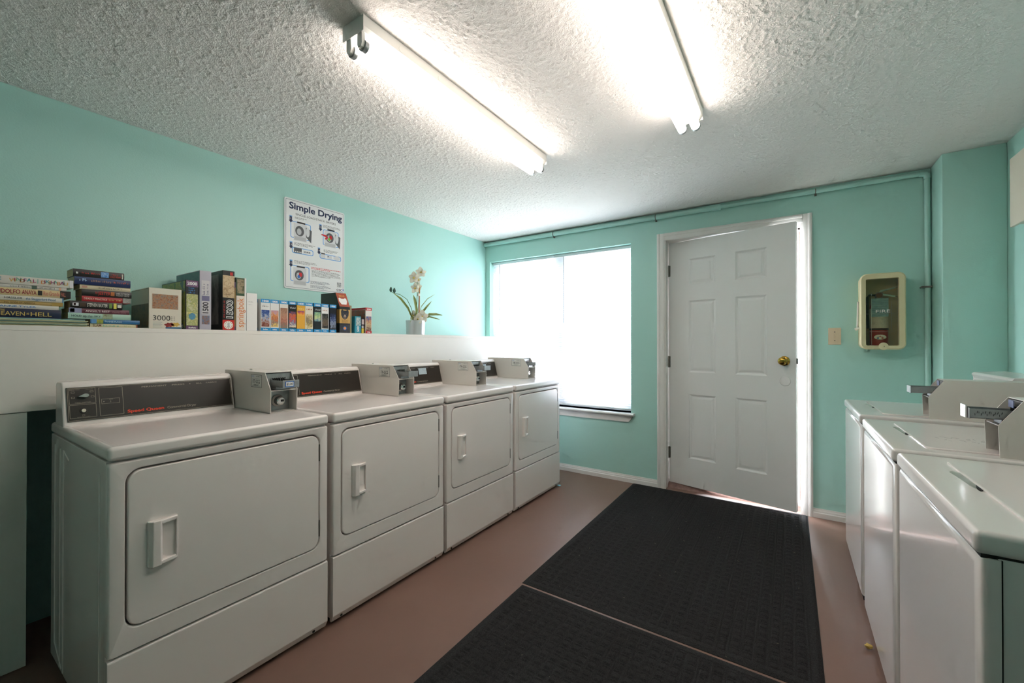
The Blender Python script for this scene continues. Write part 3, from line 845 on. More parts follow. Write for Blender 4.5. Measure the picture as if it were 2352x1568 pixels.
for c_ in range(3):
    for k_ in range(9):
        a = random.uniform(0, 0.035); b = random.uniform(0, 0.07)
        plate(pm, (3.155+c_*0.045+a, 2.00+b, 0.868+0.0055), (math.cos(k_), math.sin(k_), 0), (-math.sin(k_), math.cos(k_), 0), 0, random.uniform(0.006, 0.018), 0, 0.0007, 0, 0.0003)
part('pencil_marks', pm, mat('pencil_grey', (150, 152, 150), 0.6), ldx, smooth=0)

# ------------------------------------------------------------------ fluorescent fixtures
def fixture(x0, x1, y0, y1, label):
    f_ = thing('fluorescent_light', label, 'ceiling light', ((x0+x1)/2, (y0+y1)/2, H-0.09), group='two-tube fluorescent lights on the ceiling')
    z1 = H-0.001; z0 = H-0.050
    bm = nb()
    prism(bm, [(x0, z1), (x0, z0+0.012), (x0+0.010, z0), (x1-0.010, z0), (x1, z0+0.012), (x1, z1)], 'y', y0+0.001, y1-0.001)
    part('housing', bm, M_fix, f_, smooth=0)
    for yy, s in ((y0, 1), (y1, -1)):
        a, b = sorted((yy, yy+s*0.0015))
        part('end_plate', box(nb(), x0-0.001, x1+0.001, a-0.0005, b, z0-0.004, z1), M_fix, f_, smooth=0)
        part('knockout', lathe(nb(), [(0.011, yy-s*0.001), (0.010, yy-s*0.0016)], ((x0+x1)/2-0.012, 0, H-0.024), 18, 'y'), M_fix, f_)
    # knockouts along the side
    for yy in (y0+0.16, y0+0.36, y0+0.62, y1-0.16):
        part('side_knockout', lathe(nb(), [(0.010, x1-0.0006), (0.009, x1+0.0008)], (0, yy, H-0.026), 16, 'x'), M_fix, f_)
    xt = ((x0+0.026), (x1-0.026)); zt = H-0.086
    for x in xt:
        for yy, s in ((y0+0.004, 1), (y1-0.004, -1)):
            a, b = sorted((yy, yy+s*0.014))
            bm = nb()
            prism(bm, [(x-0.012, z0+0.002), (x-0.013, zt), (x-0.009, zt-0.011), (x, zt-0.014), (x+0.009, zt-0.011), (x+0.013, zt), (x+0.012, z0+0.002)], 'y', a, b, 0.001, 1)
            part('lampholder', bm, M_fix, f_)
        tb = nb(); cyl(tb, (x, y0+0.030, zt), (x, y1-0.030, zt), 0.0185, n=20)
        t_ = part('tube', tb, M_tube, f_, smooth=60)
        for a, b in ((y0+0.016, y0+0.031), (y1-0.031, y1-0.016)):
            part('end_cap', cyl(nb(), (x, a, zt), (x, b, zt), 0.0192, n=20), M_steel, t_, smooth=60)
    return f_
fixture(1.449, 1.559, 0.868, 2.110, 'long two-tube fluorescent light on the ceiling, above the dryer side')
fixture(2.282, 2.392, 0.850, 2.090, 'long two-tube fluorescent light on the ceiling, cut off by the top of the picture')

# ------------------------------------------------------------------ pipe along the far wall
pp = thing('wall_pipe', 'teal painted pipe running along the ceiling and down the far corner', 'pipe', (1.7, D-0.024, 0))
zc = H-0.034
part('long_run', cyl(nb(), (0.002, D-0.024, zc), (2.235, D-0.024, zc), 0.0205, n=16), M_pipe, pp, 60)
part('short_run', cyl(nb(), (2.275, D-0.024, zc), (3.405, D-0.024, zc), 0.0150, n=16), M_pipe, pp, 60)
part('coupling', cyl(nb(), (2.215, D-0.024, zc), (2.285, D-0.024, zc), 0.0225, n=16), M_pipe, pp, 60)
part('elbow', tube(nb(), [(3.395, D-0.024, zc), (3.410, D-0.024, zc-0.001), (3.424, D-0.024, zc-0.006), (3.432, D-0.024, zc-0.016), (3.434, D-0.024, zc-0.035)], 0.0175, 14), M_pipe, pp, 60)
part('drop', cyl(nb(), (3.434, D-0.024, 0.0), (3.434, D-0.024, zc-0.03), 0.0145, n=16), M_pipe, pp, 60)
for x, r in ((0.834, 0.0215), (1.796, 0.0215), (2.876, 0.016)):
    bm = nb()
    tube(bm, [(x, D-0.024-r*math.cos(R(a)), zc+r*math.sin(R(a))) for a in range(80, -91, -17)], 0.0028, 6)
    box(bm, x-0.006, x+0.006, D-0.02, D-0.001, zc-r-0.012, zc-r+0.001)
    part('strap', bm, M_steeld, pp)
bm = nb(); box(bm, 3.404, 3.452, D-0.042, D-0.037, 1.546, 1.557, 0.001); cyl(bm, (3.407, D-0.043, 1.551), (3.407, D, 1.551), 0.006, n=8)
part('strap', bm, M_steeld, pp)

# ------------------------------------------------------------------ switch, extinguisher, electric box on the walls
sw = thing('light_switch', 'almond toggle switch plate beside the door', 'light switch', (2.979, D, 1.193))
bm = nb(); box(bm, 2.944, 3.014, D-0.006, D, 1.194, 1.309, 0.003)
part('plate', bm, M_almond, sw)
part('toggle', prism(nb(), [(D-0.004, 1.240), (D-0.010, 1.242), (D-0.018, 1.262), (D-0.016, 1.266), (D-0.004, 1.264)], 'x', 2.9745, 2.9835), M_almond, sw)
for z in (1.222, 1.281): part('screw', cyl(nb(), (2.979, D-0.0058, z), (2.979, D-0.0072, z), 0.0035, n=10), M_steeld, sw)

CX0, CX1, CZ0, CZ1, CY = 3.100, 3.318, 1.165, 1.645, D-0.128
fc = thing('extinguisher_cabinet', 'beige plastic fire extinguisher cabinet with a clear window on the far wall', 'cabinet', ((CX0+CX1)/2, D, CZ0))
bm = nb()
ring(bm, rrect(CX0+0.004, CX1-0.004, CZ0+0.004, CZ1-0.004, 0.032), rrect(CX0+0.010, CX1-0.010, CZ0+0.010, CZ1-0.010, 0.028), 'y', CY+0.028, D)
box(bm, CX0+0.02, CX1-0.02, D-0.006, D, CZ0+0.02, CZ1-0.02)
part('case', bm, M_beige, fc)
win_o = rrect(CX0+0.030, CX1-0.034, CZ0+0.026, CZ1-0.036, 0.006)
bm = nb(); o1 = rrect(CX0, CX1, CZ0, CZ1, 0.036); o2 = rrect(CX0+0.006, CX1-0.006, CZ0+0.006, CZ1-0.006, 0.032)
i2 = rrect(CX0+0.028, CX1-0.032, CZ0+0.024, CZ1-0.034, 0.008)
Py = lambda L, y: [(a, y, b) for a, b in L]
nested(bm, [Py(o1, CY+0.03), Py(o1, CY+0.006), Py(o2, CY), Py(i2, CY), Py(win_o, CY+0.010), Py(win_o, CY+0.03)], cap=False)
dfr = part('door_frame', bm, M_beige, fc, smooth=40)
pn = part('pane', box(nb(), CX0+0.029, CX1-0.033, CY+0.012, CY+0.015, CZ0+0.025, CZ1-0.035), M_pane, fc)
sc_ = nb()
plate(sc_, (0, CY+0.0118, 0), (1, 0, 0), (0, 0, 1), CX0+0.056, CX0+0.0572, CZ0+0.03, CZ0+0.36)
plate(sc_, (0, CY+0.0118, 0), (1, 0, 0), (0, 0, 1), CX1-0.066, CX1-0.0648, CZ0+0.12, CZ0+0.30)
for z in (0.112, 0.225): plate(sc_, (0, CY+0.0118, 0), (1, 0, 0), (0, 0, 1), CX0+0.031, CX1-0.05, CZ0+z, CZ0+z+0.001)
part('score_line', sc_, mat('scored_line', (170, 176, 160), 0.6), pn, smooth=0)
lettering('FIRE', M_wprint, pn, (CX0+0.078, CY+0.0118, CZ0+0.232), (1, 0, 0), (0, 0, 1), height=0.018, width=0.068, bold=0.005)
bm = nb(); lathe(bm, [(0.024, CY+0.006), (0.0235, CY-0.001), (0.020, CY-0.003), (0.003, CY-0.003)], ((CX0+CX1)/2+0.004, 0, CZ0+0.020), 22, 'y')
part('lock_boss', bm, M_beige, fc)
part('keyhole', box(nb(), (CX0+CX1)/2+0.005, (CX0+CX1)/2+0.0075, CY-0.0036, CY-0.002, CZ0+0.016, CZ0+0.023), M_dark, fc)
bm = nb(); cyl(bm, (CX0-0.008, CY+0.06, CZ0+0.135), (CX0-0.004, CY+0.06, CZ0+0.31), 0.005, n=8); cyl(bm, (CX0-0.020, CY+0.06, CZ0+0.128), (CX0+0.004, CY+0.06, CZ0+0.140), 0.009, 0.007, n=10)
part('striker', bm, M_wprint, fc)

ex = thing('fire_extinguisher', 'red fire extinguisher with a blue inspection tag inside the beige cabinet', 'fire extinguisher', (3.200, D-0.066, CZ0+0.02))
ec = (3.200, D-0.056)
prof = [(0.040, 1.185), (0.0455, 1.190), (0.046, 1.200), (0.046, 1.430), (0.042, 1.452), (0.030, 1.472), (0.018, 1.482), (0.016, 1.490)]
part('cylinder', lathe(nb(), prof, (ec[0], ec[1], 0), 28), M_redp, ex, 50)
part('instruction_label', lathe(nb(), [(0.0464, 1.300), (0.0466, 1.3005), (0.0466, 1.4245), (0.0464, 1.425)], (ec[0], ec[1], 0), 28), mat_print('label_print', [(180, 178, 170), (214, 212, 204), (226, 224, 216), (120, 120, 112)], 60, 4), ex, 50)
part('label_band', lathe(nb(), [(0.0466, 1.288), (0.0468, 1.2885), (0.0468, 1.2985), (0.0466, 1.299)], (ec[0], ec[1], 0), 28), M_ink, ex, 50)
bm = nb(); lathe(bm, [(0.016, 1.488), (0.019, 1.492), (0.019, 1.512), (0.012, 1.520)], (ec[0], ec[1], 0), 18); box(bm, ec[0]-0.014, ec[0]+0.02, ec[1]-0.012, ec[1]+0.012, 1.505, 1.530, 0.003)
part('valve', bm, M_steel, ex)
bm = nb(); prism(bm, [(ec[0], 1.528), (ec[0]+0.012, 1.531), (ec[0]+0.098, 1.556), (ec[0]+0.094, 1.562), (ec[0]+0.005, 1.542)], 'y', ec[1]-0.010, ec[1]+0.010, 0.001, 1)
part('lever', bm, M_chrome, ex)
bm = nb(); prism(bm, [(ec[0]+0.010, 1.512), (ec[0]+0.095, 1.490), (ec[0]+0.096, 1.500), (ec[0]+0.012, 1.524)], 'y', ec[1]-0.010, ec[1]+0.010, 0.001, 1)
part('carry_handle', bm, M_chrome, ex)
part('gauge', lathe(nb(), [(0.016, ec[1]-0.014), (0.016, ec[1]-0.026), (0.012, ec[1]-0.027), (0.002, ec[1]-0.027)], (ec[0], 0, 1.510), 18, 'y'), mat('bronze_gauge', (130, 92, 76), 0.4, 0.3), ex)
part('hose', tube(nb(), [(ec[0]-0.01, ec[1], 1.512), (ec[0]-0.045, ec[1], 1.515), (ec[0]-0.056, ec[1], 1.500), (ec[0]-0.056, ec[1], 1.40), (ec[0]-0.054, ec[1], 1.30)], 0.007, 10), M_rubber, ex)
tg = part('inspection_tag', box(nb(), ec[0]-0.044, ec[0]+0.040, ec[1]-0.0492, ec[1]-0.0484, 1.372, 1.488), mat('pale_blue_card', (150, 196, 214), 0.6, var=(60, (120, 168, 190), 0.15)), ex)
tl = nb()
for k_ in range(9): plate(tl, (ec[0]-0.040, ec[1]-0.0493, 1.378+k_*0.0115), (1, 0, 0), (0, 0, 1), 0, 0.068 if k_ % 3 else 0.05, 0, 0.0014, 0, 0.0003)
part('tag_lines', tl, mat('tag_ink', (70, 96, 120), 0.6), tg, smooth=0)
em = nb(); lathe(em, [(0.0466, 0), (0.0466, 0.001)], (0, 0, 0), 8) if False else None
pts = [(0.030*math.cos(2*math.pi*i/24), 0.0155*math.sin(2*math.pi*i/24)) for i in range(24)]
emb = part('emblem', polyplate(nb(), (ec[0], ec[1]-0.0470, 1.243), (1, 0, 0), (0, 0, 1), pts, 0, 0.001), M_wprint, ex)
e2 = nb()
plate(e2, (ec[0], ec[1]-0.0480, 1.243), (1, 0, 0), (0, 0, 1), -0.016, -0.006, -0.010, -0.002, 0, 0.0004)
part('emblem_blue', e2, M_blue, emb, smooth=0)
e3 = nb()
plate(e3, (ec[0], ec[1]-0.0480, 1.243), (1, 0, 0), (0, 0, 1), 0.006, 0.016, -0.010, -0.002, 0, 0.0004)
polyplate(e3, (ec[0], ec[1]-0.0480, 1.243), (1, 0, 0), (0, 0, 1), [(-0.018, 0), (0.018, 0), (0.010, 0.003), (0.003, 0.004), (0, 0.011), (-0.003, 0.004), (-0.010, 0.003)], 0, 0.0004)
part('emblem_red', e3, M_redp, emb, smooth=0)

ep = thing('electric_panel', 'beige metal electric box high on the right wall, cut off by the picture edge', 'electric box', (3.675, 2.93, 1.785))
part('case', box(nb(), 3.662, W, 2.745, 3.125, 1.795, 2.120, 0.004), mat('beige_metal', (226, 216, 198), 0.4), ep)
part('cover', box(nb(), 3.648, 3.663, 2.735, 3.135, 1.785, 2.130, 0.004), MATS['beige_metal'], ep)

# ------------------------------------------------------------------ entrance mats
def floor_mat(x0, x1, y0, y1, label, seed):
    m_ = thing('entrance_mat', label, 'mat', ((x0+x1)/2, (y0+y1)/2, 0), group='charcoal waffle entrance mats')
    st_ = 0.0036
    xs = np.arange(x0, x1+1e-6, st_); ys = np.arange(y0, y1+1e-6, st_)
    X, Y = np.meshgrid(xs-x0, ys-y0, indexing='ij')
    px, py = 0.0425, 0.0460
    bx_ = (x1-x0); by_ = (y1-y0); mg = 0.038
    nx = int((bx_-2*mg)/px); ny = int((by_-2*mg)/py); px = (bx_-2*mg)/nx; py = (by_-2*mg)/ny
    U = (X-mg)/px; V = (Y-mg)/py
    fu = U-np.floor(U); fv = V-np.floor(V)
    par = (np.floor(U)+np.floor(V)) % 2
    def sq(f, a, b, s=0.07): return np.clip((f-a)/s, 0, 1)*np.clip((b-f)/s, 0, 1)
    blk = sq(fu, 0.06, 0.70)*sq(fv, 0.06, 0.66)
    bar = sq(fv, 0.74, 0.96, 0.06)*sq(fu, 0.04, 0.72, 0.06)*0.8
    bar2 = sq(fu, 0.80, 0.96, 0.05)*(0.75-0.35*(par*sq(fv, 0.3, 0.7, 0.1)))
    hz = np.maximum(np.maximum(blk, bar), bar2)
    ins = (X > mg) & (X < bx_-mg) & (Y > mg) & (Y < by_-mg)
    edge = np.minimum.reduce([X, bx_-X, Y, by_-Y])
    z = np.where(ins, 0.0035+0.0065*hz, 0.0085)
    z = np.where(edge < 0.012, 0.002+0.004*np.clip(edge/0.010, 0, 1), z)
    r2 = np.random.default_rng(seed); z = z+r2.normal(0, 0.0003, z.shape)
    off = Vector(((x0+x1)/2, (y0+y1)/2, 0))
    me = grid_mesh('pile', xs-off.x, ys-off.y, z, M_mat)
    o = bpy.data.objects.new('pile', me); C.objects.link(o); o.parent = m_; o['kind'] = 'stuff'
    part('backing', box(nb(), x0, x1, y0, y1, 0.0002, 0.0022), M_rubber, m_)
    return m_
floor_mat(1.603, 2.826, 1.778, 3.566, 'charcoal waffle-pattern mat lying in front of the door', 1)
floor_mat(1.612, 2.835, -0.035, 1.764, 'charcoal waffle-pattern mat nearest the camera, cut off by the picture bottom', 2)

# ------------------------------------------------------------------ instruction poster on the left wall
PY0, PZ0, PW, PH = 1.428, 1.563, 0.437, 0.592
po = thing('instruction_poster', 'white instruction poster headed Simple Drying on the teal wall', 'poster', (0, PY0+PW/2, PZ0))
part('board', prism(nb(), rrect(PY0, PY0+PW, PZ0, PZ0+PH, 0.012), 'x', 0.0005, 0.006), mat('poster_board', (236, 238, 238), 0.3), po)
PO = Vector((0.006, PY0, PZ0)); PU = Vector((0, 1, 0)); PV = Vector((0, 0, 1))
navy = mat('navy_print', (26, 44, 82), 0.4); sky = mat('light_blue_print', (110, 170, 226), 0.4); grey = mat('grey_print', (190, 192, 194), 0.4)
dgrey = mat('dark_grey_print', (92, 94, 98), 0.4); pred = mat('poster_red', (206, 40, 48), 0.4); pgreen = mat('poster_green', (110, 190, 60), 0.4)
pl2 = mat('pale_grey_print', (216, 218, 220), 0.4); blk = M_ink
def pp_(bm, a0, a1, b0, b1, t=0.0004): return plate(bm, PO, PU, PV, a0, a1, b0, b1, 0, t)
def ell(cx, cy, rx, ry, n=20): return [(cx+rx*math.cos(2*math.pi*i/n), cy+ry*math.sin(2*math.pi*i/n)) for i in range(n)]
bm = nb(); outline(bm, PO, PU, PV, 0.0095, PW-0.0095, 0.0095, PH-0.0095, 0.0016, 0.0004)
part('border', bm, navy, po, smooth=0)
lettering('Simple Drying', navy, po, PO+PU*0.031+PV*0.526, PU, PV, height=0.043, width=0.385, bold=0.028)
lettering('SINGLE-LOAD/STACK DRYERS', M_ink, po, PO+PU*0.074+PV*0.489, PU, PV, height=0.0135, width=0.292)
def para(x, y, w, n, m=M_ink, gap=0.0075, h=0.0024):
    bm = nb(); random.seed(int(x*1000+y*7000))
    for i in range(n):
        a = x
        end = x+w*(1 if i < n-1 else 0.7)*random.uniform(0.85, 1)
        while a < end-0.004:
            l = random.uniform(0.005, 0.014); pp_(bm, a, min(a+l, end), y-i*gap, y-i*gap+h); a += l+0.003
    part('small_print', bm, m, po, smooth=0)
def arrow(x, y, n):
    bm = nb(); pp_(bm, x-0.009, x+0.009, y+0.010, y+0.017, 0.0003)
    part('step_tab', bm, sky, po, smooth=0)
    bm = nb(); polyplate(bm, PO, PU, PV, [(x-0.008, y+0.010), (x-0.008, y-0.014), (x-0.014, y-0.014), (x, y-0.030), (x+0.014, y-0.014), (x+0.008, y-0.014), (x+0.008, y+0.010)], 0, 0.0004)
    a = part('step_arrow', bm, navy, po, smooth=0)
    lettering(str(n), M_wprint, a, PO+PU*(x-0.003)+PV*(y-0.009)+Vector((0.0004, 0, 0)), PU, PV, height=0.012)
def loop(x0, x1, y0, y1, w=0.005):
    bm = nb(); ring(bm, rrect(PY0+x0, PY0+x1, PZ0+y0, PZ0+y1, 0.012), rrect(PY0+x0+w, PY0+x1-w, PZ0+y0+w, PZ0+y1-w, 0.009), 'x', 0.006, 0.0062)
    part('blue_loop', bm, sky, po, smooth=0)
def mini_dryer(x, y, load, dooropen=True):
    bm = nb(); pp_(bm, x, x+0.088, y, y+0.115, 0.0003); part('pictured_dryer', bm, pl2, po, smooth=0)
    bm = nb(); pp_(bm, x+0.022, x+0.078, y+0.117, y+0.127, 0.0005); part('pictured_console', bm, blk, po, smooth=0)
    bm = nb(); polyplate(bm, PO, PU, PV, ell(x+0.040, y+0.066, 0.030, 0.034), 0, 0.0005); part('pictured_drum', bm, dgrey, po, smooth=0)
    bm = nb(); polyplate(bm, PO, PU, PV, ell(x+0.036, y+0.062, 0.016, 0.022), 0, 0.0006); part('pictured_drum_back', bm, grey, po, smooth=0)
    bm = nb(); pp_(bm, x+0.004, x+0.084, y+0.004, y+0.028, 0.0004); part('pictured_panel', bm, grey, po, smooth=0)
    if dooropen:
        bm = nb(); polyplate(bm, PO, PU, PV, [(x+0.082, y+0.100), (x+0.124, y+0.085), (x+0.120, y+0.0), (x+0.084, y+0.035)], 0, 0.0007); part('pictured_door', bm, dgrey, po, smooth=0)
        bm = nb(); polyplate(bm, PO, PU, PV, ell(x+0.096, y+0.070, 0.013, 0.034), 0, 0.0009); part('pictured_door_glass', bm, pl2, po, smooth=0)
    if load:
        bm = nb(); polyplate(bm, PO, PU, PV, ell(x+0.048, y+0.070, 0.012, 0.015, 9), 0, 0.001); part('red_garment', bm, pred, po, smooth=0)
        bm = nb(); polyplate(bm, PO, PU, PV, ell(x+0.036, y+0.056, 0.009, 0.011, 9), 0, 0.0011); part('green_garment', bm, pgreen if dooropen else M_blue, po, smooth=0)
loop(0.040, 0.180, 0.335, 0.446); loop(0.268, 0.390, 0.330, 0.440); loop(0.050, 0.198, 0.236, 0.276); loop(0.244, 0.410, 0.232, 0.268); loop(0.040, 0.170, 0.050, 0.156)
mini_dryer(0.062, 0.322, False); mini_dryer(0.280, 0.322, True); mini_dryer(0.060, 0.028, True, False)
bm = nb(); polyplate(bm, PO, PU, PV, [(0.252, 0.398), (0.262, 0.404), (0.292, 0.402), (0.306, 0.390), (0.302, 0.376), (0.286, 0.370), (0.282, 0.378), (0.292, 0.386), (0.274, 0.392)], 0, 0.0012); part('red_sleeve', bm, pred, po, smooth=0)
bm = nb(); pp_(bm, 0.064, 0.116, 0.240, 0.275, 0.0006); part('pictured_keypad', bm, dgrey, po, smooth=0)
bm = nb()
for i in range(4): pp_(bm, 0.070+i*0.012, 0.077+i*0.012, 0.244, 0.251, 0.0009)
part('pictured_keys', bm, M_wprint, po, smooth=0)
bm = nb(); pp_(bm, 0.126, 0.180, 0.246, 0.264, 0.0006); part('pictured_display', bm, pl2, po, smooth=0)
bm = nb()
for i in range(3): polyplate(bm, PO, PU, PV, ell(0.138+i*0.015, 0.255, 0.004, 0.004, 8), 0, 0.0009)
part('pictured_dots', bm, blk, po, smooth=0)
bm = nb(); pp_(bm, 0.254, 0.286, 0.238, 0.276, 0.0006); pp_(bm, 0.300, 0.336, 0.240, 0.262, 0.0006); polyplate(bm, PO, PU, PV, ell(0.376, 0.252, 0.026, 0.016), 0, 0.0007); part('pictured_payment', bm, pl2, po, smooth=0)
bm = nb(); pp_(bm, 0.256, 0.284, 0.264, 0.272, 0.0009); pp_(bm, 0.304, 0.310, 0.250, 0.258, 0.0009); part('pictured_slots', bm, blk, po, smooth=0)
for x, y, n in ((0.042, 0.462, 1), (0.250, 0.452, 2), (0.044, 0.292, 3), (0.239, 0.288, 4), (0.044, 0.172, 5)): arrow(x, y, n)
para(0.069, 0.474, 0.088, 2); para(0.268, 0.468, 0.135, 3); para(0.066, 0.305, 0.150, 3); para(0.274, 0.296, 0.110, 3); para(0.066, 0.186, 0.170, 3)
para(0.183, 0.158, 0.240, 2, pred, 0.0085, 0.0036); para(0.187, 0.139, 0.225, 6, gap=0.0078); para(0.178, 0.064, 0.150, 3, navy); para(0.178, 0.036, 0.150, 3, navy)
bm = nb(); pp_(bm, 0.378, 0.412, 0.046, 0.080, 0.0004); part('small_picture', bm, mat_print('tiny_picture', [(40, 44, 60), (150, 154, 160), (210, 212, 206), (90, 92, 88)], 110, 9), po, smooth=0)
lettering('CSC', M_ink, po, PO+PU*0.374+PV*0.019, PU, PV, height=0.0155, width=0.046, bold=0.02)
lettering('ServiceWorks', M_ink, po, PO+PU*0.375+PV*0.0125, PU, PV, height=0.004, width=0.034)
bm = nb(); polyplate(bm, PO, PU, PV, ell(0.4275, 0.030, 0.0045, 0.006, 12), 0, 0.0005); polyplate(bm, PO, PU, PV, [(0.426, 0.026), (0.4275, 0.012), (0.429, 0.026)], 0, 0.0005)
part('logo_pin', bm, M_blue, po, smooth=0)

# ------------------------------------------------------------------ books
def book(y0, y1, z0, t, depth, col, label, txt=(), xs=0.335, hard=False, pages=None, blocks=(), rot=0.0, group='books in the two piles on the ledge'):
    b = thing('book', label, 'book', (xs-depth/2, (y0+y1)/2, z0), group=group, rotz=R(rot))
    cm = mat('cover_%d_%d_%d' % col, col, 0.35, bump=(60, 0.08, 0.001))
    ct = 0.0022 if hard else 0.0008
    z1 = z0+t
    bm = nb()
    box(bm, xs-depth, xs, y0, y1, z0, z0+ct); box(bm, xs-depth, xs, y0, y1, z1-ct, z1)
    # spine, slightly rounded
    k = 6; arc = [(xs+0.0025*math.sin(math.pi*i/k), z0+ct*0.5+(t-ct)*i/k) for i in range(k+1)]
    prism(bm, [(xs-0.0015, z0), (xs, z0)]+arc[1:-1]+[(xs, z1), (xs-0.0015, z1)], 'y', y0, y1)
    part('cover', bm, cm, b, smooth=30)
    i_ = 0.004 if hard else 0.001
    part('pages', box(nb(), xs-depth+i_, xs-0.0016, y0+i_, y1-i_, z0+ct, z1-ct), pages or M_paper, b)
    u, v = Vector((0, 1, 0)), Vector((0, 0, 1)); o_ = Vector((xs+0.0026, y0, z0))
    for (a0, a1, f0, f1, bc) in blocks:
        m_ = bc if not isinstance(bc, tuple) else mat('patch_%d_%d_%d' % bc, bc, 0.4)
        part('spine_block', plate(nb(), o_, u, v, a0*(y1-y0), a1*(y1-y0), f0*t, f1*t, -0.003, 0.0003), m_, b, smooth=0)
    for (s, a0, a1, f0, f1, tc) in txt:
        m_ = mat('ink_%d_%d_%d' % tc, tc, 0.5)
        lettering(s, m_, b, o_+u*(a0*(y1-y0))+v*(f0*t), u, v, height=(f1-f0)*t, width=(a1-a0)*(y1-y0), bold=0.01, lift=0.0007)
    return b

# magazines under the left pile
zz = SZ+0.0002
mags = [((214, 206, 170), 'bottom magazine of the thin stack under the left book pile'), ((150, 170, 150), 'second magazine from the bottom under the left book pile'),
        ((220, 212, 172), 'middle magazine of the thin stack under the left book pile'), ((120, 142, 132), 'fourth magazine from the bottom under the left book pile'),
        ((210, 206, 168), 'fifth magazine from the bottom under the left book pile'), ((150, 190, 186), 'pale green topmost magazine under the left book pile')]
for i, (c_, lb) in enumerate(mags):
    mg = thing('magazine', lb, 'magazine', (0.22, 0.33, zz), group='magazines under the left book pile')
    dx = (-0.004, 0.002, -0.001, 0.003, 0.0, -0.003)[i]; e = (0.464, 0.457, 0.462, 0.455, 0.460, 0.452)[i]
    part('cover', prism(nb(), [(0.125, zz), (0.338+dx, zz), (0.3395+dx, zz+0.0023), (0.338+dx, zz+0.0046), (0.125, zz+0.0046)], 'y', e-0.275, e), mat('mag_%d' % i, c_, 0.4), mg)
    part('pages', box(nb(), 0.1235, 0.334, e-0.274, e+0.0004, zz+0.0006, zz+0.0040), M_paper, mg)
    zz += 0.0048
zl = zz
P_ = (140, 34, 60)
W_ = lambda *a: a
left = [
 (0.141, 0.034, 0.150, (22, 32, 66), 'navy hardback with gold lettering HEAVEN and HELL at the bottom of the left pile', [('JAKES', 0.02, 0.40, 0.72, 0.90, (196, 168, 92)), ('HEAVEN', 0.30, 0.60, 0.22, 0.66, (206, 178, 100)), ('AND', 0.615, 0.645, 0.34, 0.56, (206, 178, 100)), ('HELL', 0.66, 0.89, 0.22, 0.66, (206, 178, 100))], True, []),
 (0.135, 0.015, 0.135, (222, 220, 212), 'white paperback with blue ANNE TYLER lettering in the left pile', [('ANNE TYLER', 0.30, 0.72, 0.30, 0.72, (70, 130, 190))], False, []),
 (0.144, 0.0145, 0.130, (198, 168, 104), 'gold paperback with dark lettering in the left pile', [('ING GODS OF AMERICA', 0.30, 0.66, 0.28, 0.70, (120, 92, 48))], False, [(0.86, 1.0, 0, 1, (176, 146, 72))]),
 (0.1445, 0.0185, 0.135, (224, 220, 208), 'white paperback lettered the Staggerford Flood in the left pile', [('HASSLER', 0.30, 0.50, 0.30, 0.70, (40, 52, 60)), ('the Staggerford Flood', 0.54, 0.90, 0.24, 0.72, (70, 120, 160))], False, [(0.985, 1.0, 0, 1, (90, 150, 200))]),
 (0.162, 0.0275, 0.140, (222, 200, 150), 'cream paperback lettered ANAYA in dark red with black end, in the left pile', [('RUDOLFO', 0.08, 0.38, 0.24, 0.80, (156, 32, 52)), ('ANAYA', 0.40, 0.57, 0.22, 0.80, (156, 32, 52)), ('Rio Grande', 0.655, 0.855, 0.22, 0.82, (206, 120, 108)), ('FALL', 0.875, 0.935, 0.20, 0.78, (222, 130, 110))], False, [(0.865, 1.0, 0, 1, (26, 24, 24)), (0.588, 0.640, 0.2, 0.85, (50, 44, 40))]),
 (0.153, 0.014, 0.130, (216, 212, 204), 'thin white paperback with a small colour picture on its spine in the left pile', [('~', 0.32, 0.55, 0.3, 0.70, (130, 128, 124)), ('~~', 0.66, 0.86, 0.3, 0.70, (130, 128, 124))], False, [(0.57, 0.63, 0, 1, (70, 96, 82)), (0.90, 0.93, 0.1, 0.9, (222, 170, 140))]),
 (0.168, 0.030, 0.145, (222, 217, 208), 'white hardback with multicoloured title THE WINDFALL on top of the left pile', [], True, [(0.955, 1.0, 0, 1, (228, 226, 228))]),
]
zz = zl
for i, (pxr, t, dp, col, lb, tx, hard, bl) in enumerate(left):
    y1 = {0.141: 0.385, 0.135: 0.378, 0.144: 0.389, 0.1445: 0.390, 0.162: 0.410, 0.153: 0.399, 0.168: 0.417}[pxr]
    L = 0.235 if hard else 0.212
    b = book(y1-L, y1, zz, t-0.0002, dp, col, lb, tx, 0.335+(-0.002, 0.0, -0.003, 0.001, 0.002, -0.001, 0.003)[i], hard, None, bl)
    zz += t
    if i == 6:
        cols_ = [(222, 140, 70), (110, 180, 160), (170, 60, 110), (214, 170, 90), (80, 160, 170), (150, 60, 130)]
        yb, zb = y1-L, zz-t
        word = [('T', 0.14), ('H', 0.17), ('E', 0.20), ('W', 0.315), ('I', 0.372), ('N', 0.395), ('D', 0.435), ('F', 0.475), ('A', 0.508), ('L', 0.548), ('L', 0.580), ('|', 0.63), ('D', 0.672), ('I', 0.710), ('K', 0.727), ('S', 0.757), ('H', 0.785), ('A', 0.815), ('B', 0.862), ('A', 0.895), ('S', 0.925), ('U', 0.945)]
        for k_, (ch, a) in enumerate(word):
            c_ = cols_[(k_*5) % 6]
            lettering(ch, mat('ink_%d_%d_%d' % c_, c_, 0.5), b, (0.335+0.003+0.0026, yb+(a*0.94)*L, zb+0.008+0.002*(k_ % 3)), (0, 1, 0), (0, 0, 1), height=0.0125, bold=0.012, lift=0.0007)

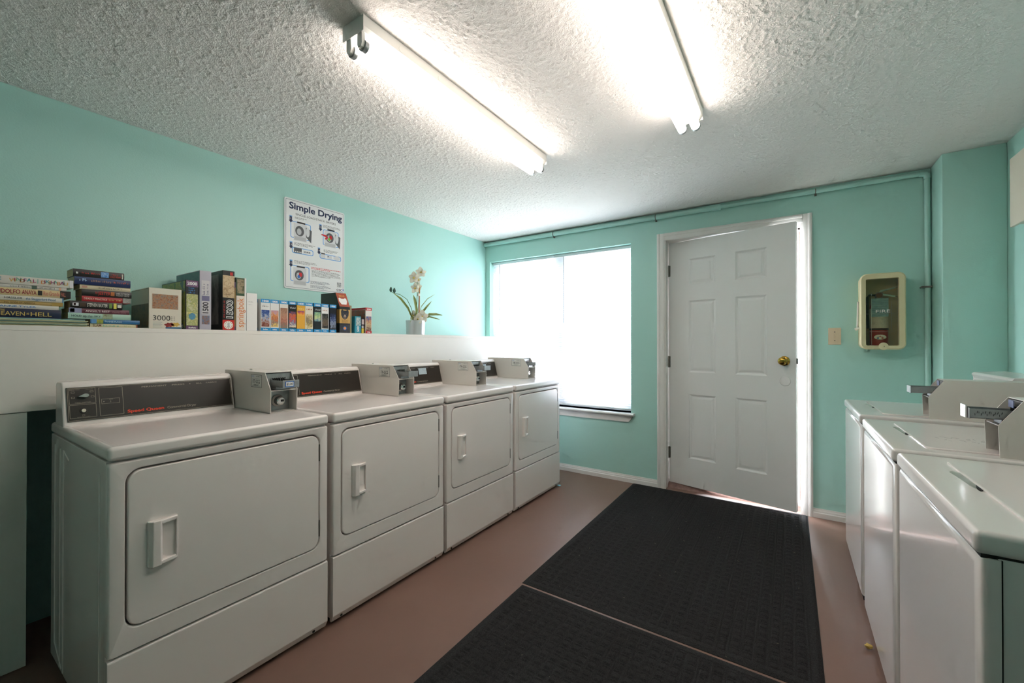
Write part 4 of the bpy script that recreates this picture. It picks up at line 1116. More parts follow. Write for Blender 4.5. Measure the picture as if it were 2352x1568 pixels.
right = [  # bottom to top: y0, y1, thickness, depth, colour, label, text, blocks, xs
 (0.467, 0.616, 0.0155, 0.105, (226, 216, 178), 'cream paperback lettered SLAM at the bottom of the right pile', [('SLAM', 0.05, 0.22, 0.18, 0.80, (120, 72, 40)), ('~', 0.26, 0.62, 0.25, 0.72, (120, 190, 170)), ('~~', 0.70, 0.86, 0.25, 0.68, (190, 200, 150))], [(0.97, 1.0, 0, 1, (150, 80, 50))], 0.331),
 (0.4665, 0.623, 0.0170, 0.125, (36, 104, 156), 'blue paperback lettered FANNIE FLAGG near the bottom of the right pile', [('FANNIE FLAGG', 0.28, 0.62, 0.30, 0.74, (180, 220, 236))], [(0.02, 0.12, 0, 1, (96, 150, 200)), (0.12, 0.25, 0, 1, mat_print('meadow_print', [(70, 110, 50), (150, 160, 60), (200, 150, 90)], 120, 3))], 0.335),
 (0.403, 0.593, 0.0235, 0.130, (164, 200, 184), 'pale green paperback lettered HOLD UP THE SKY in the right pile', [('HOLD', 0.05, 0.20, 0.34, 0.66, (60, 80, 76)), ('up the', 0.225, 0.365, 0.30, 0.72, (90, 110, 104)), ('SKY', 0.395, 0.50, 0.34, 0.66, (60, 80, 76))], [(0.53, 0.69, 0.1, 1, mat_print('beach_print', [(190, 190, 150), (150, 170, 140), (120, 90, 60)], 90, 5))], 0.335),
 (0.405, 0.588, 0.0195, 0.125, (104, 52, 66), "maroon paperback lettered ANGEL'S REST in the right pile", [("ANGEL'S REST", 0.26, 0.66, 0.28, 0.72, (224, 206, 206)), ('Charles Davis', 0.70, 0.94, 0.26, 0.60, (170, 120, 126))], [(0.0, 0.20, 0, 1, (150, 156, 186)), (0.02, 0.09, 0.15, 0.9, (60, 60, 62))], 0.333),
 (0.409, 0.565, 0.0290, 0.108, (24, 24, 24), 'black paperback lettered STEPHEN BAXTER in the right pile', [('STEPHEN BAXTER', 0.305, 0.70, 0.26, 0.74, (226, 222, 212))], [(0.04, 0.15, 0.30, 0.74, (214, 214, 220)), (0.06, 0.10, 0.36, 0.66, (210, 80, 60)), (0.17, 0.29, 0.2, 0.8, (70, 46, 30)), (0.73, 0.79, 0.15, 0.85, (110, 140, 60)), (0.82, 0.88, 0.1, 0.9, (222, 210, 90)), (0.90, 0.98, 0.3, 0.7, (220, 216, 206))], 0.336),
 (0.442, 0.592, 0.0225, 0.105, (176, 36, 44), 'red paperback with pale lettering in the right pile', [('DEADLY PRACTICE', 0.04, 0.50, 0.34, 0.66, (236, 206, 190)), ('~', 0.54, 0.80, 0.34, 0.66, (222, 180, 100))], [(0.83, 1.0, 0.05, 1, mat_print('grey_face_print', [(40, 40, 40), (170, 168, 160), (110, 108, 104)], 160, 6))], 0.334),
 (0.441, 0.595, 0.0275, 0.105, (30, 28, 28), 'black paperback lettered THE JESTER in red in the right pile', [('THE', 0.255, 0.300, 0.35, 0.68, (190, 60, 50)), ('JESTER', 0.31, 0.56, 0.28, 0.76, (206, 54, 44)), ('JAMES PATTERSON', 0.67, 0.95, 0.50, 0.74, (206, 200, 196)), ('ANDREW GROSS', 0.67, 0.95, 0.22, 0.44, (206, 200, 196))], [(0.565, 0.64, 0.2, 0.8, (190, 110, 50))], 0.336),
 (0.436, 0.592, 0.0180, 0.105, (222, 208, 176), 'cream paperback with small dark lettering in the right pile', [('~', 0.34, 0.84, 0.34, 0.66, (70, 62, 54))], [(0.04, 0.14, 0.3, 0.7, (206, 150, 130))], 0.332),
 (0.420, 0.591, 0.0310, 0.115, (34, 48, 96), 'navy blue paperback second from the top of the right pile', [('~', 0.08, 0.26, 0.40, 0.78, (150, 180, 216)), ('~~', 0.28, 0.66, 0.42, 0.70, (190, 150, 120)), ('~~~', 0.68, 0.96, 0.45, 0.72, (190, 90, 80))], [(0.0, 1.0, 0.80, 0.88, (70, 100, 150))], 0.337),
 (0.417, 0.571, 0.0300, 0.105, (44, 42, 42), 'black paperback with red lettering and blue picture on top of the right pile', [('~', 0.16, 0.50, 0.42, 0.66, (200, 52, 44)), ('~~', 0.74, 0.90, 0.55, 0.76, (200, 60, 50)), ('COLD FEAR', 0.70, 0.93, 0.22, 0.46, (216, 80, 64))], [(0.525, 0.68, 0.14, 0.90, mat_print('blue_sky_print', [(40, 90, 170), (90, 150, 214), (200, 220, 236)], 120, 7)), (0.95, 0.975, 0.15, 0.85, (224, 220, 206)), (0.05, 0.09, 0.35, 0.6, (210, 208, 204))], 0.334),
]
zz = SZ+0.0002
for i, (y0, y1, t, dp, col, lb, tx, bl, xs) in enumerate(right):
    book(y0, y1, zz, t-0.0002, dp, col, lb, tx, xs, False, None, bl)
    zz += t

# ------------------------------------------------------------------ puzzle boxes on the ledge
UY, UZ = Vector((0, 1, 0)), Vector((0, 0, 1))
UX = Vector((1, 0, 0))
def carton(name, y0, y1, z1, xb, xf, col, label, group='puzzle boxes on the ledge', cat='box', side=None):
    b = thing(name, label, cat, ((xb+xf)/2, (y0+y1)/2, SZ), group=group)
    m_ = mat('card_%d_%d_%d' % col, col, 0.35)
    bm = nb(); box(bm, xb, xf, y0, y1, SZ+0.0003, z1, 0.0012, 1)
    part('carton', bm, m_, b)
    if side is not None:
        part('side_picture', plate(nb(), (xb, y0, SZ), UX, UZ, 0.004, xf-xb-0.004, 0.004, z1-SZ-0.004, 0, 0.0005), side, b, smooth=0)
    return b
def front(b, xf, y0, name, rect, m_, t=0.0005):
    a0, a1, b0, b1 = rect
    return part(name, plate(nb(), (xf, y0, SZ), UY, UZ, a0, a1, b0, b1, 0, t), m_, b, smooth=0)
def ftext(b, xf, y0, s, m_, a0, a1, b0, b1, bold=0.01, lift=0.0009, vert=False):
    if vert: lettering(s, m_, b, (xf, y0+a1, SZ+b0), UZ, -UY, height=a1-a0, width=b1-b0, bold=bold, lift=lift)
    else: lettering(s, m_, b, (xf, y0+a0, SZ+b0), UY, UZ, height=b1-b0, width=a1-a0, bold=bold, lift=lift)

XFB = 0.345
def col(c): return mat('flat_%d_%d_%d' % c, c, 0.4)
# 3000
b = carton('puzzle_box', 0.652, 0.772, 1.454, 0.107, XFB, (222, 214, 198), 'white puzzle box printed 3000 pieces with a crowded picture', side=mat_print('dark_autumn_print', [(30, 26, 22), (70, 44, 28), (110, 80, 40), (36, 40, 50)], 30, 2))
part('side_header', plate(nb(), (0.107, 0.652, SZ), UX, UZ, 0.004, 0.234, 0.112, 0.178, 0.0005, 0.0008), col((206, 202, 190)), b, smooth=0)
front(b, XFB, 0.652, 'picture', (0.012, 0.107, 0.090, 0.156), mat_print('crowd_print', [(70, 40, 60), (140, 84, 56), (190, 140, 100), (90, 110, 120), (210, 160, 90)], 110, 1))
ftext(b, XFB, 0.652, '3000', M_ink, 0.014, 0.077, 0.037, 0.0600, bold=-0.004)
for k_ in range(3): ftext(b, XFB, 0.652, '~', col((150, 140, 130)), 0.080, 0.098, 0.038+k_*0.0075, 0.0425+k_*0.0075)
bm = nb()
for k_ in range(5): plate(bm, (XFB, 0.652, SZ), UY, UZ, 0.014, 0.048-0.004*(k_ % 2), 0.028-k_*0.0055, 0.0295-k_*0.0055, 0, 0.0004)
part('small_print', bm, col((150, 160, 160)), b, smooth=0)
def jig(cx, cz, r, m_):
    pts = []
    for i in range(32):
        t = 2*math.pi*i/32; rr = r*(1+0.32*math.cos(4*t)*math.cos(2*t+0.5)); pts.append((cx+rr*math.cos(t)*1.15, cz+rr*math.sin(t)*0.85))
    part('printed_piece', polyplate(nb(), (XFB, 0.652, SZ), UY, UZ, pts, 0, 0.0006), m_, b, smooth=0)
jig(0.074, 0.018, 0.013, col((150, 50, 46))); jig(0.097, 0.020, 0.012, col((206, 166, 72)))
front(b, XFB, 0.652, 'printed_strip', (0.060, 0.118, 0.0005, 0.0085), col((60, 104, 140)))
# small dark grey box behind
b = carton('puzzle_box', 0.7735, 0.786, 1.300, 0.15, 0.322, (44, 60, 66), 'small dark box tucked between the 3000 and the 2000 puzzle boxes')
ftext(b, 0.322, 0.7735, '00', col((190, 196, 190)), 0.001, 0.012, 0.008, 0.022)
# 2000
b = carton('puzzle_box', 0.788, 0.840, 1.505, 0.040, XFB, (34, 32, 40), 'dark puzzle box printed 2000 with a yellow map-like picture', side=mat_print('green_map_print', [(60, 96, 84), (120, 150, 70), (176, 176, 90), (70, 110, 130), (90, 120, 70)], 16, 3))
front(b, XFB, 0.788, 'header', (0.002, 0.050, 0.203, 0.233), col((120, 84, 120)))
front(b, XFB, 0.788, 'picture', (0.003, 0.049, 0.018, 0.168), mat_print('yellow_map_print', [(226, 200, 60), (214, 206, 150), (150, 160, 90), (222, 214, 170), (90, 130, 140)], 45, 4))
front(b, XFB, 0.788, 'footer', (0.002, 0.050, 0.001, 0.017), col((110, 76, 112)))
ftext(b, XFB, 0.788, '2000', M_wprint, 0.006, 0.046, 0.212, 0.226, bold=0.03)
for k_, s in enumerate(('~', '~~', '~~~')): ftext(b, XFB, 0.788, s, col((60, 130, 200)), 0.012, 0.040, 0.194-k_*0.011, 0.201-k_*0.011)
ftext(b, XFB, 0.788, 'Buffalo', M_wprint, 0.012, 0.042, 0.005, 0.012, bold=0.03)
part('printed_globe', polyplate(nb(), (XFB, 0.788, SZ), UY, UZ, ell(0.026, 0.062, 0.014, 0.016), 0, 0.0008), mat_print('globe_print', [(50, 110, 170), (90, 150, 190), (110, 160, 110)], 80, 6), b, smooth=0)
# grey 1500
b = carton('puzzle_box', 0.844, 0.893, 1.558, 0.053, XFB, (184, 180, 192), 'tall grey puzzle box printed 1500 on its side', side=mat_print('blue_lake_print', [(70, 112, 128), (96, 140, 150), (120, 160, 166)], 7, 5))
front(b, XFB, 0.844, 'text_panel', (0.008, 0.042, 0.075, 0.240), col((206, 202, 204)))
front(b, XFB, 0.844, 'icon', (0.009, 0.041, 0.140, 0.165), col((120, 116, 150)), 0.0008)
front(b, XFB, 0.844, 'picture', (0.010, 0.042, 0.026, 0.068), mat_print('canyon_print', [(60, 60, 80), (150, 110, 90), (110, 130, 160), (90, 70, 60)], 60, 7))
ftext(b, XFB, 0.844, '1500', col((70, 66, 74)), 0.012, 0.036, 0.080, 0.135, bold=0.03, vert=True)
ftext(b, XFB, 0.844, '~', col((120, 116, 140)), 0.012, 0.022, 0.170, 0.228, vert=True); ftext(b, XFB, 0.844, '~~', col((120, 116, 140)), 0.027, 0.037, 0.170, 0.228, vert=True)
# black 1500
b = carton('puzzle_box', 0.942, 0.997, 1.573, 0.075, XFB, (26, 25, 25), 'tall black puzzle box printed PUZZLE 1500 with a red end', side=None)
part('side_picture', plate(nb(), (0.075, 0.942, SZ), UX, UZ, 0.03, 0.225, 0.030, 0.285, 0, 0.0005), mat_print('grey_figure_print', [(40, 38, 36), (96, 92, 86), (150, 146, 138), (60, 56, 52)], 9, 8, (1, 1, 0.4)), b, smooth=0)
front(b, XFB, 0.942, 'picture', (0.001, 0.054, 0.165, 0.278), mat_print('sepia_print', [(60, 44, 34), (176, 146, 110), (214, 190, 152), (110, 84, 60)], 40, 9))
front(b, XFB, 0.942, 'header_mark', (0.034, 0.047, 0.280, 0.296), col((200, 44, 40)))
front(b, XFB, 0.942, 'footer', (0.001, 0.054, 0.001, 0.052), col((206, 44, 36)))
part('ring_white', polyplate(nb(), (XFB, 0.942, SZ), UY, UZ, ell(0.027, 0.026, 0.021, 0.021), 0, 0.0008), M_wprint, b, smooth=0)
bm = nb()
for k_ in range(12): polyplate(bm, (XFB, 0.942, SZ), UY, UZ, ell(0.027+0.0165*math.cos(k_*R(30)), 0.026+0.0165*math.sin(k_*R(30)), 0.0022, 0.0022, 8), 0, 0.0011)
part('ring_dots', bm, col((226, 150, 50)), b, smooth=0)
ftext(b, XFB, 0.942, 'EDUCA', M_ink, 0.0225, 0.0315, 0.014, 0.038, vert=True, lift=0.0013)
ftext(b, XFB, 0.942, '1500', M_wprint, 0.016, 0.046, 0.060, 0.155, bold=0.05, vert=True)
ftext(b, XFB, 0.942, '1500', M_ink, 0.0175, 0.0445, 0.062, 0.153, bold=0.0, vert=True, lift=0.0014)
ftext(b, XFB, 0.942, 'PUZZLE', col((200, 44, 40)), 0.005, 0.011, 0.064, 0.150, vert=True)
# thin violet folder leaning beside
b = carton('game_folder', 0.9985, 1.0035, 1.520, 0.12, XFB-0.004, (120, 104, 140), 'thin violet and gold folder between the black and orange-lettered puzzles', cat='folder')
front(b, XFB-0.004, 0.9985, 'gold_edge', (0.001, 0.004, 0.02, 0.22), col((206, 170, 80)))
# springbok
b = carton('puzzle_box', 1.005, 1.052, 1.545, 0.08, XFB, (232, 220, 208), 'cream puzzle box with orange vertical lettering and a woodland picture')
front(b, XFB, 1.005, 'header', (0.0, 0.039, 0.180, 0.273), col((52, 84, 56)))
front(b, XFB, 1.005, 'picture', (0.004, 0.037, 0.192, 0.266), mat_print('woodland_print', [(60, 74, 50), (120, 110, 84), (170, 150, 120), (84, 96, 70)], 50, 10), 0.0009)
front(b, XFB, 1.005, 'white_edge', (0.040, 0.047, 0.0, 0.2735), M_wprint)
ftext(b, XFB, 1.005, 'springbok', col((222, 124, 50)), 0.004, 0.034, 0.018, 0.168, bold=0.0, vert=True)
# plain white box
b = carton('blank_box', 1.0545, 1.107, 1.470, 0.320, XFB, (236, 234, 232), 'plain white box standing in front of the row of blue puzzles')
ftext(b, XFB, 1.0545, '~', col((196, 194, 194)), 0.006, 0.030, 0.150, 0.156); ftext(b, XFB, 1.0545, '~~', col((196, 194, 194)), 0.006, 0.030, 0.136, 0.142)

BLUE = (36, 146, 206)
def small_puzzle(y0, y1, bodyc, pal, label, i, xf=XFB, title=None, pic=(0.14, 0.66), num='1000', band=BLUE, xb=0.145, z1=1.4455, maker='Buffalo', extra=None):
    w = y1-y0; h = z1-SZ
    b = carton('puzzle_box', y0, y1, z1, xb, xf, bodyc, label)
    front(b, xf, y0, 'header', (0.0005, w-0.0005, h*0.885, h-0.0004), col(band))
    front(b, xf, y0, 'footer', (0.0005, w-0.0005, 0.0006, h*0.105), col(band))
    front(b, xf, y0, 'picture', (w*0.08, w*0.92, h*pic[0], h*pic[1]), mat_print('puzzle_print_%d' % i, pal, 95, 20+i, grad=0.4))
    ftext(b, xf, y0, num, M_wprint, w*0.16, w*0.84, h*0.91, h*0.967, bold=0.03)
    if maker: ftext(b, xf, y0, maker, M_wprint, w*0.25, w*0.75, h*0.035, h*0.075, bold=0.03)
    if title: ftext(b, xf, y0, title[0], col(title[1]), w*0.15, w*0.85, h*0.75, h*0.81)
    return b
WH = (230, 230, 228)
small_puzzle(1.074, 1.1215, WH, [(190, 90, 40), (60, 70, 100), (220, 180, 120)], 'blue-banded 1000 piece puzzle half hidden behind the plain white box', 0, xf=0.318)
small_puzzle(1.125, 1.174, WH, [(40, 70, 140), (70, 100, 160), (190, 200, 214), (170, 110, 80), (120, 60, 50)], 'blue-banded 1000 piece puzzle with a blue winter night picture', 1, title=('~~', (120, 120, 120)))
small_puzzle(1.1755, 1.222, WH, [(190, 150, 170), (222, 160, 90), (206, 110, 50), (110, 120, 130), (226, 190, 110)], 'blue-banded 1000 piece puzzle with an orange autumn sunset picture', 2)
small_puzzle(1.2255, 1.2735, (226, 222, 214), [(150, 110, 90), (190, 150, 120), (176, 100, 84), (130, 120, 104)], 'blue-banded 1000 piece puzzle with a pink barn picture', 3, pic=(0.1, 0.76))
small_puzzle(1.2745, 1.3215, (26, 26, 30), [(40, 50, 110), (220, 120, 50), (200, 60, 50), (70, 120, 170), (230, 210, 180)], 'black 1000 piece puzzle with a bright many-coloured picture', 4, title=('Vivid', (220, 220, 220)))
small_puzzle(1.3235, 1.3725, (226, 170, 60), [(120, 70, 120), (226, 110, 60), (236, 180, 70)], 'yellow and orange 1000 piece puzzle with a sunset gradient', 5, pic=(0.55, 0.70), title=('~', (240, 220, 140)))
small_puzzle(1.3735, 1.4225, (226, 220, 204), [(214, 200, 160), (170, 150, 110), (120, 110, 100), (190, 170, 90), (226, 214, 186)], 'blue-banded 1000 piece puzzle with a cream page of small drawings', 6, pic=(0.1, 0.60), title=('~~', (150, 90, 50)))
small_puzzle(1.427, 1.4745, (30, 36, 42), [(110, 160, 150), (170, 200, 130), (206, 214, 160), (90, 140, 170)], 'dark 1000 piece puzzle with a pale green garden picture', 7, pic=(0.38, 0.70), title=('Vivid', (210, 210, 210)))
small_puzzle(1.4765, 1.525, WH, [(30, 32, 32), (70, 74, 70), (120, 100, 80), (48, 50, 52)], 'blue-banded 1000 piece puzzle with a dark cabin picture', 8, title=('~', (190, 140, 120)))
small_puzzle(1.530, 1.5765, (24, 26, 36), [(24, 30, 60), (60, 80, 130), (150, 160, 180), (34, 36, 50)], 'black 1000 piece puzzle with a dark blue picture next to the bear box', 9, pic=(0.1, 0.68))
# bear box
by0, by1 = 1.599, 1.675
b = thing('bear_box', 'tall gabled cardboard box with a bear face and rust-coloured roof', 'box', (0.24, (by0+by1)/2, SZ), group='puzzle boxes on the ledge')
prof = [(0.14, SZ+0.0003), (XFB, SZ+0.0003), (XFB, 1.437), (0.300, 1.530), (0.14, 1.530)]
part('carton', prism(nb(), prof, 'y', by0, by1, 0.001, 1), col((44, 50, 48)), b)
rv = Vector((0.300-XFB, 0, 1.530-1.437)); rl = rv.length; rv.normalize(); RO = Vector((XFB, by0, 1.437))
part('roof_panel', plate(nb(), RO, UY, rv, 0.001, 0.075, 0.001, rl-0.001, 0, 0.0006), col((176, 84, 60)), b, smooth=0)
part('roof_badge', polyplate(nb(), RO, UY, rv, [(0.020, 0.018), (0.055, 0.018), (0.066, 0.040), (0.064, 0.062), (0.056, 0.066), (0.046, 0.060), (0.028, 0.060), (0.018, 0.066), (0.010, 0.062), (0.008, 0.040)], 0.0006, 0.0011), M_wprint, b, smooth=0)
lettering('BEAR', col((226, 160, 84)), b, RO+UY*0.018+rv*0.074, UY, rv, height=0.014, width=0.042, bold=0.02, lift=0.001)
front(b, XFB, by0, 'kraft_panel', (0.0005, 0.0755, 0.062, 0.150), col((206, 164, 96)))
part('kraft_side', plate(nb(), (0.315, by0, SZ), UX, UZ, 0, 0.030, 0.062, 0.150, 0, 0.0005), col((190, 150, 84)), b, smooth=0)
ears = [(0.014, 0.148), (0.010, 0.136), (0.012, 0.112), (0.022, 0.094), (0.038, 0.086), (0.054, 0.094), (0.064, 0.112), (0.066, 0.136), (0.062, 0.148), (0.054, 0.150), (0.048, 0.143), (0.028, 0.143), (0.022, 0.150)]
hd = part('bear_face', polyplate(nb(), (XFB, by0, SZ), UY, UZ, ears, 0.0005, 0.001), col((50, 52, 62)), b, smooth=0)
part('bear_muzzle', polyplate(nb(), (XFB, by0, SZ), UY, UZ, ell(0.038, 0.105, 0.009, 0.013), 0.001, 0.0014), col((170, 146, 130)), b, smooth=0)
part('bear_nose', polyplate(nb(), (XFB, by0, SZ), UY, UZ, ell(0.038, 0.100, 0.005, 0.004, 10), 0.0014, 0.0018), M_ink, b, smooth=0)
bm = nb(); polyplate(bm, (XFB, by0, SZ), UY, UZ, ell(0.028, 0.122, 0.0022, 0.0022, 8), 0.001, 0.0014); polyplate(bm, (XFB, by0, SZ), UY, UZ, ell(0.048, 0.122, 0.0022, 0.0022, 8), 0.001, 0.0014)
part('bear_eyes', bm, col((150, 120, 90)), b, smooth=0)
for k_ in range(4): ftext(b, XFB, by0, ('~', '~~', '~~~', '~~~~')[k_], col((120, 90, 50)), 0.014+0.004*(k_ % 2), 0.062-0.004*(k_ % 2), 0.080-k_*0.0055, 0.0835-k_*0.0055)
front(b, XFB, by0, 'speckled_base', (0.0005, 0.0755, 0.001, 0.061), mat_print('speckle_print', [(40, 42, 50), (60, 62, 70), (90, 90, 96)], 200, 31))
part('round_badge', polyplate(nb(), (XFB, by0, SZ), UY, UZ, ell(0.038, 0.030, 0.013, 0.013), 0.0005, 0.001), M_blue, b, smooth=0)
part('badge_centre', polyplate(nb(), (XFB, by0, SZ), UY, UZ, ell(0.038, 0.030, 0.009, 0.009), 0.001, 0.0014), col((230, 150, 80)), b, smooth=0)
# things around the red box
carton('puzzle_box', 1.680, 1.702, 1.452, 0.18, 0.325, (150, 140, 110), 'narrow colourful box just right of the bear box', side=None)
b = carton('puzzle_box', 1.717, 1.764, 1.383, 0.25, 0.338, (54, 150, 172), 'small teal puzzle box in front of the red one')
front(b, 0.338, 1.717, 'picture', (0.008, 0.044, 0.050, 0.105), mat_print('island_print', [(40, 60, 70), (120, 160, 170), (210, 216, 210), (90, 110, 70)], 70, 41))
ftext(b, 0.338, 1.717, '500', M_wprint, 0.014, 0.032, 0.010, 0.046, vert=True, bold=0.02)
b = carton('puzzle_box', 1.766, 1.791, 1.372, 0.25, 0.338, (40, 44, 64), 'small dark box with a yellow patch beside the teal puzzle')
front(b, 0.338, 1.766, 'yellow_patch', (0.002, 0.020, 0.001, 0.034), col((226, 200, 70)))
front(b, 0.338, 1.766, 'picture', (0.003, 0.022, 0.060, 0.095), mat_print('tiny_red_print', [(190, 60, 60), (210, 200, 196), (60, 70, 110)], 90, 43))
ftext(b, 0.338, 1.766, '00', M_wprint, 0.002, 0.018, 0.036, 0.052, bold=0.02)
b = small_puzzle(1.795, 1.844, (226, 220, 214), [(70, 100, 150), (190, 120, 80), (210, 190, 150), (110, 70, 60)], 'red-banded 500 piece puzzle at the right end of the row', 11, num='500', band=(190, 38, 42), xb=0.150, maker='Buffalo', pic=(0.11, 0.66))
part('side_picture', plate(nb(), (0.150, 1.795, SZ), UX, UZ, 0.004, 0.190, 0.004, 0.160, 0, 0.0005), mat_print('market_print', [(60, 44, 40), (130, 100, 80), (170, 90, 70), (90, 120, 110), (60, 70, 90)], 40, 44), b, smooth=0)
part('side_band', plate(nb(), (0.150, 1.795, SZ), UX, UZ, 0.0, 0.1945, 0.162, 0.1748, 0, 0.0006), col((176, 36, 40)), b, smooth=0)

# ------------------------------------------------------------------ orchid in its metal pot
ox, oy = 0.250, 2.335
pot = thing('potted_orchid', 'artificial white orchid in a silver pot on the ledge', 'potted plant', (ox, oy, SZ))
prof = [(0.0705, SZ+0.0003), (0.0720, SZ+0.002), (0.0745, SZ+0.108), (0.0760, SZ+0.110), (0.0760, SZ+0.113), (0.0720, SZ+0.113), (0.0710, SZ+0.100), (0.002, SZ+0.100)]
part('pot', lathe(nb(), prof, (ox, oy, 0), 36), mat('brushed_pot_metal', (214, 214, 216), 0.32, 0.7), pot, 40)
part('moss', lathe(nb(), [(0.070, SZ+0.101), (0.050, SZ+0.109), (0.02, SZ+0.113), (0.002, SZ+0.114)], (ox, oy, 0), 18), mat('moss_brown', (110, 96, 70), 0.9, bump=(120, 1.0, 0.01)), pot)
# view axes used only to lay the sprays out sideways along the wall
G1 = mat('orchid_leaf', (126, 148, 70), 0.5, var=(20, (166, 172, 96), 0.3)); G2 = mat('orchid_stem', (84, 116, 70), 0.5); G3 = mat('dark_bud', (58, 96, 84), 0.5)
FL = mat('petal_cream', (246, 242, 232), 0.55, var=(30, (244, 238, 222), 0.3)); YL = mat('petal_yellow', (220, 190, 80), 0.5)
zt = SZ+0.105
def leaf(path, w, m_=G1, name='leaf'):
    """strap leaf: path of (dx, dy, z) with a gutter cross-section"""
    pts = [Vector((ox+a, oy+b_, z)) for a, b_, z in path]
    n = len(pts); bm = nb(); rows = []
    for i, p in enumerate(pts):
        d = (pts[min(i+1, n-1)]-pts[max(i-1, 0)]).normalized()
        s = d.cross(Vector((1, 0.2, 0))).normalized(); up = s.cross(d).normalized()
        ww = w*math.sin(math.pi*(0.12+0.86*i/(n-1)))**0.7
        rows.append([bm.verts.new(p+s*ww*k+up*(abs(k)*ww*0.35)) for k in (-1, -0.5, 0, 0.5, 1)])
    for a, c in zip(rows, rows[1:]):
        for k in range(4): bm.faces.new((a[k], a[k+1], c[k+1], c[k]))
    lo = bmesh.ops.solidify(bm, geom=list(bm.faces), thickness=0.0012)
    return part(name, bm, m_, pot, 60)
leaf([(0.01, -0.03, zt), (0.02, -0.10, zt+0.10), (0.02, -0.17, zt+0.165), (0.02, -0.235, zt+0.20)], 0.012)
leaf([(0.02, -0.02, zt), (0.035, -0.028, zt+0.09), (0.03, -0.045, zt+0.175), (0.03, -0.052, zt+0.205)], 0.019)
leaf([(0.0, 0.02, zt), (0.0, 0.07, zt+0.08), (0.0, 0.12, zt+0.13), (0.0, 0.175, zt+0.175)], 0.012)
leaf([(0.02, 0.04, zt+0.02), (0.03, 0.12, zt+0.065), (0.03, 0.20, zt+0.07), (0.03, 0.275, zt+0.066)], 0.011)
leaf([(0.02, 0.03, zt+0.01), (0.04, 0.11, zt+0.045), (0.04, 0.18, zt+0.035), (0.04, 0.235, zt+0.028)], 0.006)
leaf([(0.0, 0.02, zt+0.02), (-0.03, 0.09, zt+0.13), (-0.04, 0.17, zt+0.20), (-0.04, 0.255, zt+0.245)], 0.004)
leaf([(0.02, -0.02, zt+0.02), (0.03, -0.055, zt+0.03), (0.035, -0.075, zt+0.02), (0.04, -0.095, zt-0.015)], 0.005)
part('spray', tube(nb(), [(ox, oy-0.02, zt), (ox+0.01, oy-0.05, zt+0.10), (ox+0.01, oy-0.10, zt+0.17), (ox+0.01, oy-0.17, zt+0.200), (ox+0.01, oy-0.225, zt+0.203), (ox+0.01, oy-0.250, zt+0.212)], 0.0022, 6), G2, pot)
for dy, dz in ((-0.254, 0.218), (-0.222, 0.214)):
    bm = nb(); lathe(bm, [(0.001, 0.0), (0.010, 0.012), (0.011, 0.022), (0.006, 0.036), (0.001, 0.042)], (ox+0.01, oy+dy, zt+dz-0.012), 10)
    part('bud', bm, G3, pot, 60)
part('stem', tube(nb(), [(ox+0.008, oy, zt), (ox+0.010, oy+0.006, zt+0.15), (ox+0.010, oy+0.010, zt+0.27), (ox+0.012, oy+0.006, zt+0.345)], 0.0028, 6), G2, pot)
part('side_stem', tube(nb(), [(ox+0.010, oy+0.010, zt+0.25), (ox+0.012, oy-0.012, zt+0.29), (ox+0.012, oy-0.016, zt+0.335)], 0.0020, 6), G2, pot)
part('stake', cyl(nb(), (ox+0.012, oy+0.024, zt-0.02), (ox+0.012, oy+0.030, zt+0.275), 0.0058, n=10), mat('bamboo_brown', (176, 122, 74), 0.6), pot)
part('tie', cyl(nb(), (ox+0.012, oy+0.020, zt+0.205), (ox+0.012, oy+0.0205, zt+0.225), 0.011, n=10), FL, pot)
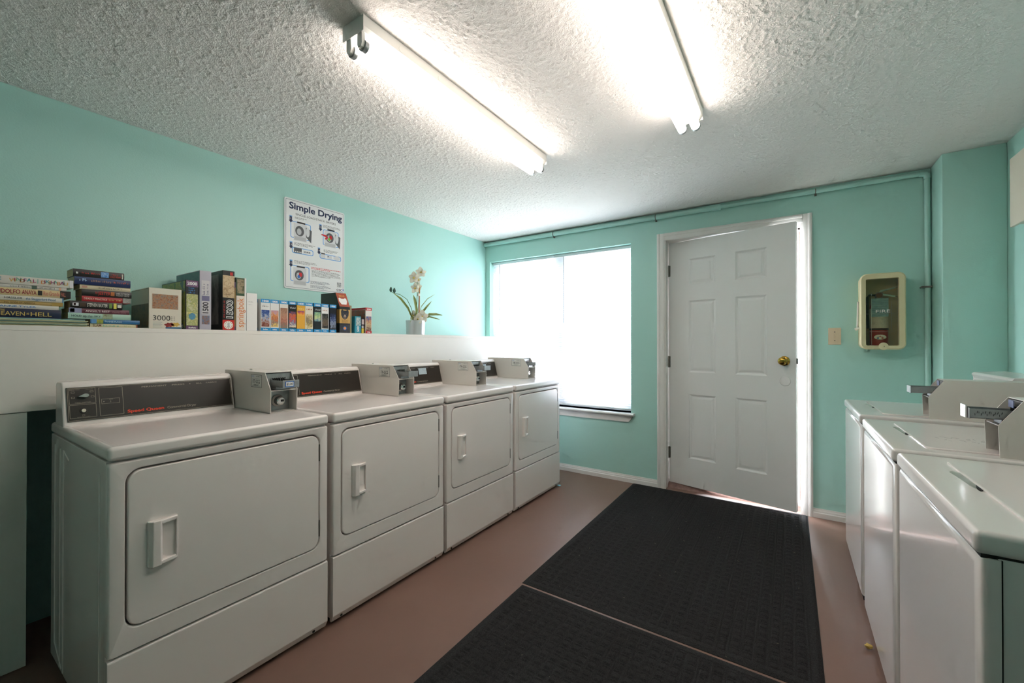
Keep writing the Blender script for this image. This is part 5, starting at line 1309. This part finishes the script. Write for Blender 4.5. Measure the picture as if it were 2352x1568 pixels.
def flower(dx, dy, z, r, yaw, pitch, k=5):
    M = Matrix.Translation((ox+dx, oy+dy, z)) @ Matrix.Rotation(yaw, 4, 'Z') @ Matrix.Rotation(pitch, 4, 'Y')
    bm = nb()
    for i in range(k):
        a = 2*math.pi*i/k+0.3; ca, sa = math.cos(a), math.sin(a)
        rr = r*(1.0 if i % 2 else 0.88); rows = []
        for t in (0.05, 0.3, 0.6, 0.85, 1.0):
            ww = rr*0.44*math.sin(math.pi*min(0.95, 0.12+0.8*t))
            row = []
            for s in (-1, 0, 1):
                y = ca*t*rr-sa*s*ww; zz_ = sa*t*rr+ca*s*ww; x = 0.22*rr*t*t-0.10*rr*abs(s)*t
                row.append(bm.verts.new(M @ Vector((x, y, zz_))))
            rows.append(row)
        for p, q in zip(rows, rows[1:]):
            for s in range(2): bm.faces.new((p[s], p[s+1], q[s+1], q[s]))
    bmesh.ops.solidify(bm, geom=list(bm.faces), thickness=0.001)
    fl = part('flower', bm, FL, pot, 60)
    bm = nb(); c = M @ Vector((0.006, 0, 0)); e = M @ Vector((0.022, 0, -0.006))
    tube(bm, [c, (c+e)/2, e], [0.007, 0.005, 0.002], 8)
    part('flower_throat', bm, YL, fl, 60)
flower(0.015, -0.030, zt+0.345, 0.048, -1.0, 0.2); flower(0.012, 0.045, zt+0.395, 0.050, -0.5, -0.4); flower(0.012, 0.012, zt+0.335, 0.036, -0.1, 0.1)
flower(0.012, -0.012, zt+0.265, 0.044, -1.2, 0.1); flower(0.006, 0.028, zt+0.280, 0.030, -0.6, 0.0)
flower(0.040, 0.035, zt+0.040, 0.056, -0.7, -0.2); flower(0.050, -0.022, zt+0.016, 0.050, -0.9, -0.4); flower(0.0, -0.02, zt+0.050, 0.040, -1.3, 0.0)

# ------------------------------------------------------------------ scraps on the floor
bm = nb(); box(bm, 1.085, 1.110, 3.150, 3.175, 0.0002, 0.006, 0.002)
solo('blue_scrap', bm, mat('pale_blue_scrap', (130, 184, 206), 0.6), 'tiny pale blue scrap on the floor at the corner of the farthest dryer', 'scrap')
bm = nb(); bmesh.ops.create_icosphere(bm, subdivisions=2, radius=0.012)
random.seed(3)
for v_ in bm.verts: v_.co *= random.uniform(0.7, 1.2); v_.co.z *= 0.7
bmesh.ops.translate(bm, verts=bm.verts, vec=(2.980, 2.150, 0.012))
solo('foam_crumb', bm, mat('yellow_foam', (206, 176, 96), 0.9), 'small crumb of yellow foam on the floor against the middle washer', 'scrap')
bm = nb(); random.seed(11)
for k_ in range(45):
    x = random.uniform(1.65, 2.78); y = random.uniform(0.7, 3.4); a = random.uniform(0, 6.28); l = random.uniform(0.003, 0.014)
    tube(bm, [(x, y, 0.0112), (x+l*math.cos(a)*0.5, y+l*math.sin(a)*0.5, 0.0135), (x+l*math.cos(a+0.5), y+l*math.sin(a+0.5), 0.0112)], 0.0005, 4)
solo('lint', bm, mat('lint_fibre', (128, 122, 106), 0.9), 'pale lint and dry grass bits scattered over the charcoal mats', 'lint', kind='stuff')
